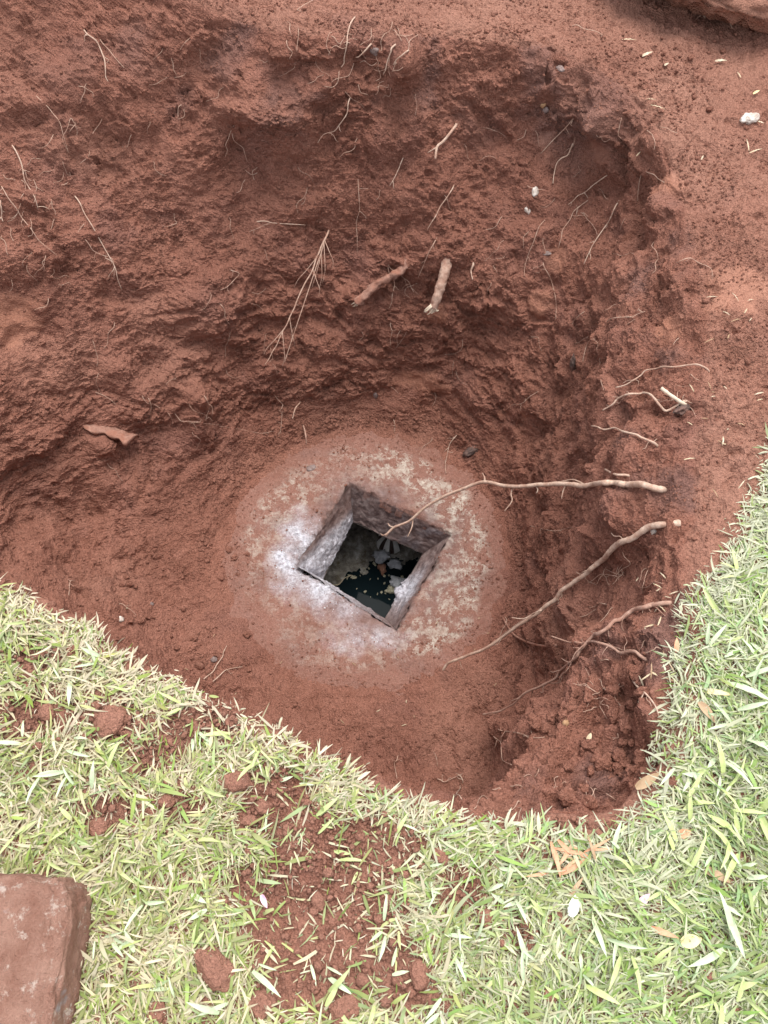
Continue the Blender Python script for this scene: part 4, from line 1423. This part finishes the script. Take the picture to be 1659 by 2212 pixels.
# ------------------------------------------------------------------ loose crumbs (uncountable)
def scatter_crumbs(name, P_, size, mat, label, lift=.25, octa=False, spread=.42):
    bm = bmesh.new(); bmesh.ops.create_icosphere(bm, subdivisions=1, radius=1)
    ico = np.array([v.co for v in bm.verts]); tri = np.array([[v.index for v in f.verts] for f in bm.faces]); bm.free()
    if octa:
        ico = np.array([(1, 0, 0), (-1, 0, 0), (0, 1, 0), (0, -1, 0), (0, 0, 1), (0, 0, -1)], float)
        tri = np.array([(0, 2, 4), (2, 1, 4), (1, 3, 4), (3, 0, 4), (2, 0, 5), (1, 2, 5), (3, 1, 5), (0, 3, 5)])
    n = len(P_)
    sc_ = size * np.exp(rng.normal(0, spread, n))
    sh = ico[None] * (1 + rng.uniform(-.28, .28, (n, len(ico), 1))) * sc_[:, None, None] * np.stack([np.ones(n), rng.uniform(.7, 1.1, n), rng.uniform(.55, .9, n)], -1)[:, None, :]
    a = rng.uniform(0, TAU, n); ca, sa = np.cos(a)[:, None], np.sin(a)[:, None]
    x = sh[..., 0] * ca - sh[..., 1] * sa; y = sh[..., 0] * sa + sh[..., 1] * ca
    co = np.stack([x, y, sh[..., 2]], -1) + P_[:, None, :]
    co[..., 2] += (sc_ * lift)[:, None]
    F = (tri[None] + (np.arange(n) * len(ico))[:, None, None]).reshape(-1, 3)
    o = link(name, mesh_np(name, co.reshape(-1, 3), F, not octa), mat)
    return tag(o, label, 'soil crumbs', kind='stuff')


flat = G[:nact].reshape(-1, 3)
nz_ = grid_normals(G)[:nact].reshape(-1, 3)[:, 2]
infr = np.ones(len(flat), bool)
# keep to what stands in or near the view
rel = flat - CAMP
dep = rel @ FW
uu = rel[:, 0] / np.maximum(dep, .1) * FOC; vv = (rel @ UPV) / np.maximum(dep, .1) * FOC
infr = (dep > .1) & (np.abs(uu) < 900) & (np.abs(vv) < 1180)
wgt = infr * (floor_ * 1.2 + wall * .22 + top * (1 - lawn) * .8) * np.clip(abs(nz_) - .35, 0, 1) * sstep(-.1, .5, fbm(pts * 7 + 77, 2, 411) + .15) * (rid > 1.2)
wgt /= wgt.sum()
pick = rng.choice(len(flat), 9000, replace=False, p=wgt)
scatter_crumbs('soil_crumbs', flat[pick] + rng.normal(0, .0015, (9000, 3)), .0030, M_SOILC, 'loose red crumbs strewn over the pit floor, ledges and far ground')
wgt = infr * (wall + .6 * floor_ + .5 * top * (1 - lawn)) * (1 - .9 * smear) * (.25 + sstep(-.1, .3, fbm(pts * 6 + 21, 2, 61))) * (rid > 1.0)
wgt /= wgt.sum()
NG = 30000
pick = rng.choice(len(flat), NG, replace=False, p=wgt)
scatter_crumbs('wall_grit', flat[pick] + rng.normal(0, .001, (NG, 3)), .0034, M_SOILC, 'fine crumbs of red soil sticking to the pit walls', 0., True, .3)
cand = np.nonzero((bm_ > .04) & infr)[0]
wg = bm_[cand] ** 1.3
# area weight: rows are further apart outside
wg = wg / wg.sum()
pick = rng.choice(cand, min(15000, len(cand)), replace=False, p=wg)
scatter_crumbs('lawn_crumbs', flat[pick] + np.column_stack([rng.normal(0, .014, (len(pick), 2)), np.abs(rng.normal(0, .006, len(pick))) * (rng.random(len(pick)) < .45)]), .0027, M_CLOD, 'loose red crumbs heaped over the lawn in front', .4)
# crumbs trodden onto the slab's dusty border
lp = TOPG.reshape(-1, 3)
rr2 = np.hypot(lp[:, 0] - CX, lp[:, 1] - CY)
ws = sstep(.33, .50, rr2) * (.3 + sstep(0, .3, fbm(lp * 8, 2, 421))) + .04
ws[:NS * 3] = 0
ws /= ws.sum()
NP = 2600
pick = rng.choice(len(lp), NP, replace=True, p=ws)
scatter_crumbs('slab_crumbs', lp[pick] + np.column_stack([rng.normal(0, .006, (NP, 2)), np.zeros(NP)]), .0020, M_SOILC, 'red crumbs strewn over the dusty border of the slab', .3)
# lime grit on the slab
lp = TOPG.reshape(-1, 3)
wl = (lim.clip(0, 1) ** 1.5); wl /= wl.sum()
pick = rng.choice(len(lp), 1100, replace=True, p=wl)
scatter_crumbs('lime_grit', lp[pick] + np.column_stack([rng.normal(0, .004, (1100, 2)), np.zeros(1100)]), .0011, M_LIME, 'white lime grit spilled beside the opening on the slab', .2)['category'] = 'lime grit'

# ------------------------------------------------------------------ lawn
lawn_th = TH
rl = rF


def lawn_edge_r(x, y):
    a = np.arctan2(y - CY, x - CX) % TAU
    return np.interp(a, TH, rF, period=TAU), np.interp(a, TH, farw, period=TAU), a


# the turf line on the right side, measured: turf starts a little outside the dug rim there
turf = [P(0, 1255, 0), P(100, 1298, 0), P(200, 1360, 0), P(330, 1448, 0), P(440, 1500, 0), P(560, 1550, 0), P(700, 1632, 0), P(870, 1712, 0), P(1050, 1762, 0), P(1200, 1765, 0), P(1350, 1762, 0),
        P(1420, 1700, 0), P(1425, 1600, 0), P(1450, 1510, 0), P(1455, 1440, 0), P(1440, 1370, 0), P(1480, 1290, 0), P(1540, 1215, 0), P(1590, 1130, 0), P(1620, 1060, 0), P(1650, 960, 0), P(1720, 860, 0), P(1800, 760, 0),
        W(30, 2.0, 0), W(60, 3.5, 0), W(90, 4, 0), W(120, 4, 0), W(150, 3, 0), W(170, 1.9, 0), W(185, 1.55, 0), W(198, 1.2, 0)]
tr, _ = ring_interp(turf, .9)


def turf_r(x, y):
    return np.interp(np.arctan2(y - CY, x - CX) % TAU, TH, tr, period=TAU)


# ground height under the lawn from the fine grid, by nearest coarse cell
Lrow = np.arange(IDX[6], IDX[10])


def lawn_height(x, y):
    """z of the ground at x, y outside the rim (bilinear in angle and ring)"""
    a = np.arctan2(y - CY, x - CX) % TAU
    r = np.hypot(x - CX, y - CY)
    ja = np.searchsorted(THf, a, side='right') - 1
    ja = np.clip(ja, 0, NA - 1)
    col_r = np.hypot(G[IDX[6]:IDX[10], :, 0] - CX, G[IDX[6]:IDX[10], :, 1] - CY)[:, ja]
    k = np.clip((col_r < r[None, :]).sum(0) - 1, 0, col_r.shape[0] - 1)
    return G[IDX[6] + k, ja, 2]


def make_blades(n, xr, yr, lmin, lmax, wmin, wmax, elev, palette, pw, edge_pow=1.0, keep_bare=.10, name='grass', lift=0., spread=.0):
    x = rng.uniform(*xr, n); y = rng.uniform(*yr, n)
    r = np.hypot(x - CX, y - CY)
    fuzz = rng.normal(0, .008, n)
    p3_ = np.stack([x, y, np.zeros(n)], -1)
    clump = fbm(p3_ * 22, 2, 501)
    ok = (r + fuzz > turf_r(x, y) + .008 + .030 * fbm(p3_ * 11 + 3, 2, 511)) & (rng.random(n) > (1 - keep_bare) * np.clip(bare_mask(x, y) * 1.5, 0, 1)) & (clump + rng.normal(0, .22, n) > -.34 + .10 * sstep(.2, -.2, x))
    x, y = x[ok], y[ok]; n = len(x)
    z = lawn_height(x, y) - .002
    dr = np.hypot(x - CX, y - CY) - turf_r(x, y)
    a = rng.uniform(0, TAU, n)
    flow = fbm(np.stack([x, y, np.full(n, 3.)], -1) * 6, 2, 503) * 4
    a = np.where(rng.random(n) < .45, flow + rng.normal(0, .5, n), a)
    lf = np.clip(rng.lognormal(-.9, .55, n), .02, 1.25)
    L = lmin + (lmax - lmin) * lf
    Wd = (wmin + (wmax - wmin) * np.clip(.55 * lf + rng.uniform(0, .6, n), 0, 1.1))
    edge_ = np.exp(-np.maximum(dr, 0) / .02)
    L = L * (1 - .35 * edge_)
    el = np.abs(rng.normal(elev, .26, n)).clip(.02, 1.3) * (1 - .5 * edge_)
    bend = rng.normal(-.25, .35, n)
    ds = np.stack([np.cos(a), np.sin(a)], -1)
    sd_ = np.stack([-ds[:, 1], ds[:, 0]], -1)
    cur = np.stack([x, y, z + lift * rng.random(n)], -1)
    sidec = rng.normal(0, .25, n)
    rows_, prof_ = [], [.55, 1.0, .85, .12]
    tw = rng.normal(0, .5, n)
    for k in range(4):
        w_ = Wd * prof_[k] * .5
        off = np.column_stack([sd_ * (w_ * np.cos(tw))[:, None], w_ * np.sin(tw)])
        rows_ += [cur - off, cur + off]
        e_ = el + bend * k
        step = L / 3
        d3 = np.column_stack([(ds + sd_ * (sidec * k * .4)[:, None]) * np.cos(e_)[:, None], np.sin(e_)])
        cur = cur + d3 * step[:, None]
        cur[:, 2] = np.maximum(cur[:, 2], z + .003 + .004 * rng.random(n))
    co = np.stack(rows_, 1)
    q_ = np.array([[0, 1, 3, 2], [2, 3, 5, 4], [4, 5, 7, 6]])
    F = (q_[None] + (np.arange(n) * 8)[:, None, None]).reshape(-1, 4)
    pal = np.array(palette); pw = np.array(pw, float) / sum(pw)
    ci = rng.choice(len(pal), n, p=pw)
    colr = pal[ci] * rng.uniform(.72, 1.2, (n, 1))
    pn = fbm(np.stack([x, y, np.full(n, 7.)], -1) * 9, 3, 507)
    tostraw = rng.random(n) < .06 + sstep(-.05, .4, pn) * .5
    colr[tostraw] = np.array([.70, .63, .44]) * rng.uniform(.75, 1.1, (tostraw.sum(), 1))
    colr = colr + rng.normal(0, .012, (n, 3))
    # dead straw along the cut edge of the turf
    dead = rng.random(n) < .85 * np.exp(-np.maximum(dr, 0) / (.035 + .06 * sstep(.3, .6, x) * sstep(.3, .6, y)))
    colr[dead] = np.array([.72, .64, .48]) * rng.uniform(.75, 1.1, (dead.sum(), 1))
    # greener, bluer sward to the right, yellower to the left
    tcol = sstep(-.15, .35, x + .15 * rng.normal(0, 1, n))[:, None]
    colr = colr * (1 + tcol * np.array([-.12, .01, .0]))
    return co.reshape(-1, 3), F, np.repeat(colr.clip(.01, .9), 8, axis=0)


GREEN = [(.41, .45, .17), (.34, .40, .14), (.49, .52, .23), (.40, .49, .24), (.55, .52, .29), (.62, .56, .37), (.66, .59, .42), (.27, .36, .09)]
STRAW = [(.68, .60, .43), (.58, .51, .34), (.72, .65, .50), (.48, .45, .26), (.36, .25, .17)]  # last tone: brown dead thatch, its dark colour also painting shaded gaps between blades
VX, VY, OX, OY = (-.95, 1.05), (-.32, 1.15), (-2.2, 2.3), (-1.4, 1.6)
parts = [
    make_blades(80000, VX, VY, .010, .030, .0012, .0026, .12, STRAW, [3, 3, 2, 2, 3], keep_bare=.06),
    make_blades(76000, VX, VY, .016, .056, .0020, .0046, .22, GREEN, [4, 3, 4, 4, 4, 4, 4, 3], lift=.012, keep_bare=.10),
    make_blades(8500, VX, VY, .022, .060, .0042, .0080, .25, GREEN[:5] + [(.34, .46, .12)], [3, 2, 3, 3, 1, 3], lift=.014, keep_bare=.12),
    make_blades(44000, VX, VY, .008, .028, .0011, .0024, .15, STRAW + GREEN[:4], [3, 3, 3, 2, 1, 1, 1, 1, 1], lift=.020, keep_bare=.10),
    make_blades(26000, OX, OY, .02, .06, .003, .006, .3, GREEN, [4, 3, 4, 3, 3, 2, 2, 2], lift=.006, keep_bare=.05)]
co = np.concatenate([q_[0] for q_ in parts]); cl = np.concatenate([q_[2] for q_ in parts])
F = []; off = 0
for q_ in parts:
    F.append(q_[1] + off); off += len(q_[0])
me = mesh_np('lawn_grass', co, np.concatenate(F))
color_attr(me, 'Col', cl)
tag(link('lawn_grass', me, M_GRASS), 'matted mown lawn grass with dry clippings round the pit', 'grass', kind='stuff')


# broad-leaved tufts and fallen leaves
def leaf_mesh(name, L, Wd, curl=.2, fold=.15, n=7, pointed=1.0):
    co, fc = [], []
    for i in range(n + 1):
        u = i / n
        wv_ = Wd * .5 * max(.06, math.sin(math.pi * min(1, (u * .93 + .07)) ** .8) ** .8)
        zc = L * curl * math.sin(u * 2.2)
        for s_ in (-1, -.5, 0, .5, 1):
            co.append((u * L, s_ * wv_, zc + abs(s_) * wv_ * fold + .0006 * math.sin(u * 19 + s_ * 3)))
    for i in range(n):
        for j in range(4):
            a = i * 5 + j
            fc.append((a, a + 5, a + 6, a + 1))
    me = bpy.data.meshes.new(name); me.from_pydata(co, [], fc)
    me.polygons.foreach_set('use_smooth', np.ones(len(fc), dtype=bool))
    me.update()
    return me


leafs = [[leaf_mesh('leaf', L, w_, c, f) for L, w_, c, f in ((.040, .010, .10, .3), (.056, .010, .16, .25), (.034, .010, .06, .2), (.066, .012, .20, .3), (.048, .008, .12, .3))] for _ in range(3)]
for ms, mt in zip(leafs, (M_LEAFG, M_LEAFL, M_LEAFS)):
    for m_ in ms:
        m_.materials.append(mt)
TUFT = []
for px, py in [(240, 1640), (110, 1440), (395, 1495), (430, 1590), (130, 1690), (150, 1780), (60, 1800), (330, 1780), (450, 1720), (250, 1870), (230, 1960), (440, 1960), (570, 1800), (560, 1650), (620, 1690), (310, 1960),
               (690, 1780), (730, 1860), (870, 1830), (840, 2020), (850, 2090), (600, 2020), (420, 2060), (300, 2060), (360, 2140), (480, 2180), (680, 2100), (930, 1900), (1010, 2000), (1060, 1900), (1100, 1950),
               (1150, 1840), (1040, 2100), (1140, 2090), (1250, 2080), (1310, 2010), (1290, 2150), (1400, 2080), (1480, 2110), (1590, 2060), (1570, 1950), (1620, 1900), (1550, 1830), (1500, 1760), (1590, 1690), (1560, 1640), (1530, 1690), (1480, 1740), (1590, 1780), (1610, 1840), (1500, 1880), (1440, 1950), (1350, 2060), (1550, 2150), (980, 2060), (1180, 1990), (1210, 2140), (720, 2180), (640, 2180), (540, 2080), (250, 2020), (130, 1850), (30, 1730), (80, 1680), (180, 1700), (290, 1500), (220, 1430), (150, 1480), (500, 1610), (1640, 1420), (1580, 1330), (1640, 1200),
               (1630, 1600), (1490, 1680), (1460, 1830), (1380, 1880), (1330, 1830), (1640, 1740), (1600, 1480), (1550, 1400), (1640, 1320), (1640, 1090), (1600, 1240), (1570, 1540), (1620, 2150), (950, 2180), (820, 2170), (40, 1600), (170, 1600), (40, 1360)]:
    p = at(px, py, .004)
    if bool((np.hypot(p[0] - CX, p[1] - CY) < turf_r(np.array([p[0]]), np.array([p[1]]))[0] + .005)):
        continue
    zz = lawn_height(np.array([p[0]]), np.array([p[1]]))[0]
    e = bpy.data.objects.new('broadleaf_tuft', None); COL.objects.link(e)
    e.location = (p[0], p[1], zz + .006)
    e.rotation_euler = (0, 0, rr_.uniform(0, TAU))
    tag(e, 'low tuft of broad green blades in the lawn', 'grass tuft', 'broad-leaved tufts in the lawn')
    kind = rr_.choice([0, 1, 2, 0, 2, 2])
    a0 = rr_.uniform(0, TAU)
    for k in range(rr_.randint(2, 4)):
        o = bpy.data.objects.new('leaf', rr_.choice(leafs[kind])); COL.objects.link(o); o.parent = e
        o.rotation_euler = (rr_.gauss(0, .35), -abs(rr_.gauss(.18, .14)), a0 + rr_.gauss(0, .9))
        o.location = (rr_.gauss(0, .012), rr_.gauss(0, .012), .006)
        s_ = rr_.uniform(.6, 1.05) * (1.25 if px > 1400 else 1); o.scale = (s_, s_ * rr_.uniform(.6, .95), s_)


def fallen(name, px, py, L, Wd, mat, label, cat='leaf', rot=0, curl=.12, zlift=.012, group=None):
    p, n = hit(px, py)
    me = leaf_mesh(name, L, Wd, curl, .2)
    sol = link(name, me, mat)
    sol.location = p + n * zlift - Vector((math.cos(R(rot)) * L / 2, math.sin(R(rot)) * L / 2, 0))
    sol.rotation_euler = (rr_.gauss(0, .12), rr_.gauss(0, .12), R(rot))
    return tag(sol, label, cat, group)


fallen('petal', 1234, 1955, .038, .019, M_PETALW, 'white petal lying on the green grass at the lower right', 'petal', 68)
fallen('petal', 1383, 1946, .030, .014, M_PETALP, 'pink petal lying on the grass right of the white petal', 'petal', 40)
fallen('fallen_leaf', 1485, 2030, .036, .022, M_LEAFY, 'yellow fallen leaf at the lower right of the lawn', 'leaf', 10)
fallen('fallen_leaf', 1425, 2015, .05, .010, M_LEAFO, 'orange dry blade left of the yellow leaf', 'leaf', -20)
fallen('fallen_leaf', 1235, 1868, .055, .012, M_LEAFO, 'orange dead leaf at the centre of a dried tuft', 'leaf', 25)
fallen('fallen_leaf', 1400, 1695, .055, .019, M_LEAFB, 'tan curled dead leaf on the lawn edge beside the near clod', 'leaf', 30)
fallen('fallen_leaf', 1470, 1800, .026, .016, M_LEAFO, 'small orange leaf in the broad grass on the right', 'leaf', 15)
fallen('fallen_leaf', 1520, 1540, .045, .018, M_LEAFB, 'brown dead leaf in the right lawn', 'leaf', -60)
fallen('fallen_leaf', 1545, 1500, .055, .012, M_LEAFY, 'pale yellow blade in the right lawn below the dead straw', 'leaf', -10)
fallen('fallen_leaf', 1275, 1395 + 200, .02, .010, M_STRAW, 'small straw scrap on the near clod', 'straw', 60, zlift=.004)
fallen('fallen_leaf', 1455, 1400, .03, .010, M_LEAFO, 'red-orange blade at the right lawn edge', 'leaf', 80)
fallen('fallen_leaf', 1540, 1890, .05, .016, M_LEAFB, 'withered leaf in the far right lawn', 'leaf', -30)
fallen('fallen_leaf', 570, 1950, .024, .010, M_PETALP, 'pinkish leaf scrap on the bare soil patch', 'leaf', -60)
for k in range(16):
    a = rr_.uniform(0, TAU); d = abs(rr_.gauss(0, 34))
    fallen('dry_blade', 1225 + math.cos(a) * d * 1.3, 1850 + math.sin(a) * d, rr_.uniform(.03, .06), rr_.uniform(.004, .008), rr_.choice([M_LEAFO, M_LEAFB, M_LEAFO]), 'dry orange blade of the withered tuft on the lawn', 'grass blade', rr_.uniform(0, 360), .15, .014, 'dry blades of the withered tuft')
# cream scraps on the far ledge
for px, py, L, Wd, rot, lab in [(1396, 123, .045, .022, 20, 'cream leaf scrap on the far ledge, nearest the pit corner'), (1358, 88, .06, .008, 10, 'straw-coloured strip at the back of the far ledge'), (1440, 143, .022, .016, 40, 'small round cream scrap on the far ledge'),
                                (1556, 137, .042, .018, -10, 'cream leaf scrap at the right of the far ledge'), (1594, 165, .035, .007, 100, 'narrow cream blade on the far ledge'), (1630, 203, .03, .014, 30, 'yellowish scrap above the white pebble'),
                                (1640, 270, .03, .012, -50, 'cream scrap right of the white pebble'), (1610, 318, .05, .006, 95, 'upright thin blade below the white pebble'), (1632, 332, .045, .008, 10, 'lying thin blade below the white pebble'),
                                (1420, 235, .055, .006, -35, 'yellow-green forked blade on the corner of the ledge'), (1406, 225, .05, .005, -60, 'thin blade crossing the forked blade on the ledge corner'), (1515, 345, .02, .008, 60, 'short cream scrap on the right ledge'), (1385, 330, .045, .005, 50, 'thin straw on the ledge corner')]:
    fallen('leaf_scrap', px, py, L * .8, Wd * .6, M_STRAW if 'blade' in lab or 'straw' in lab.lower() else M_CREAM if 'cream' in lab else M_LEAFY, lab, 'leaf scrap', rot, .08, .006)
# dry blades on the right bank
for k in range(44):
    px, py = (rr_.uniform(1480, 1650), rr_.uniform(640, 1080)) if k < 26 else (rr_.uniform(1370, 1470), rr_.uniform(1240, 1480))
    fallen('dry_blade', px, py, rr_.uniform(.012, .035), rr_.uniform(.002, .004), rr_.choice([M_STRAW, M_CREAM, M_CREAM, M_LEAFB]), 'short dry straw lying on the bare right bank', 'straw', rr_.uniform(0, 360), .2, .004, 'straws on the right bank')
for k in range(26):
    px, py = rr_.uniform(200, 1120), rr_.uniform(1300, 1620)
    fallen('dry_blade', px, py, rr_.uniform(.008, .022), rr_.uniform(.0015, .003), rr_.choice([M_STRAW, M_LEAFB]), 'tiny straw lying on the pit floor', 'straw', rr_.uniform(0, 360), .2, .003, 'straws on the pit floor')
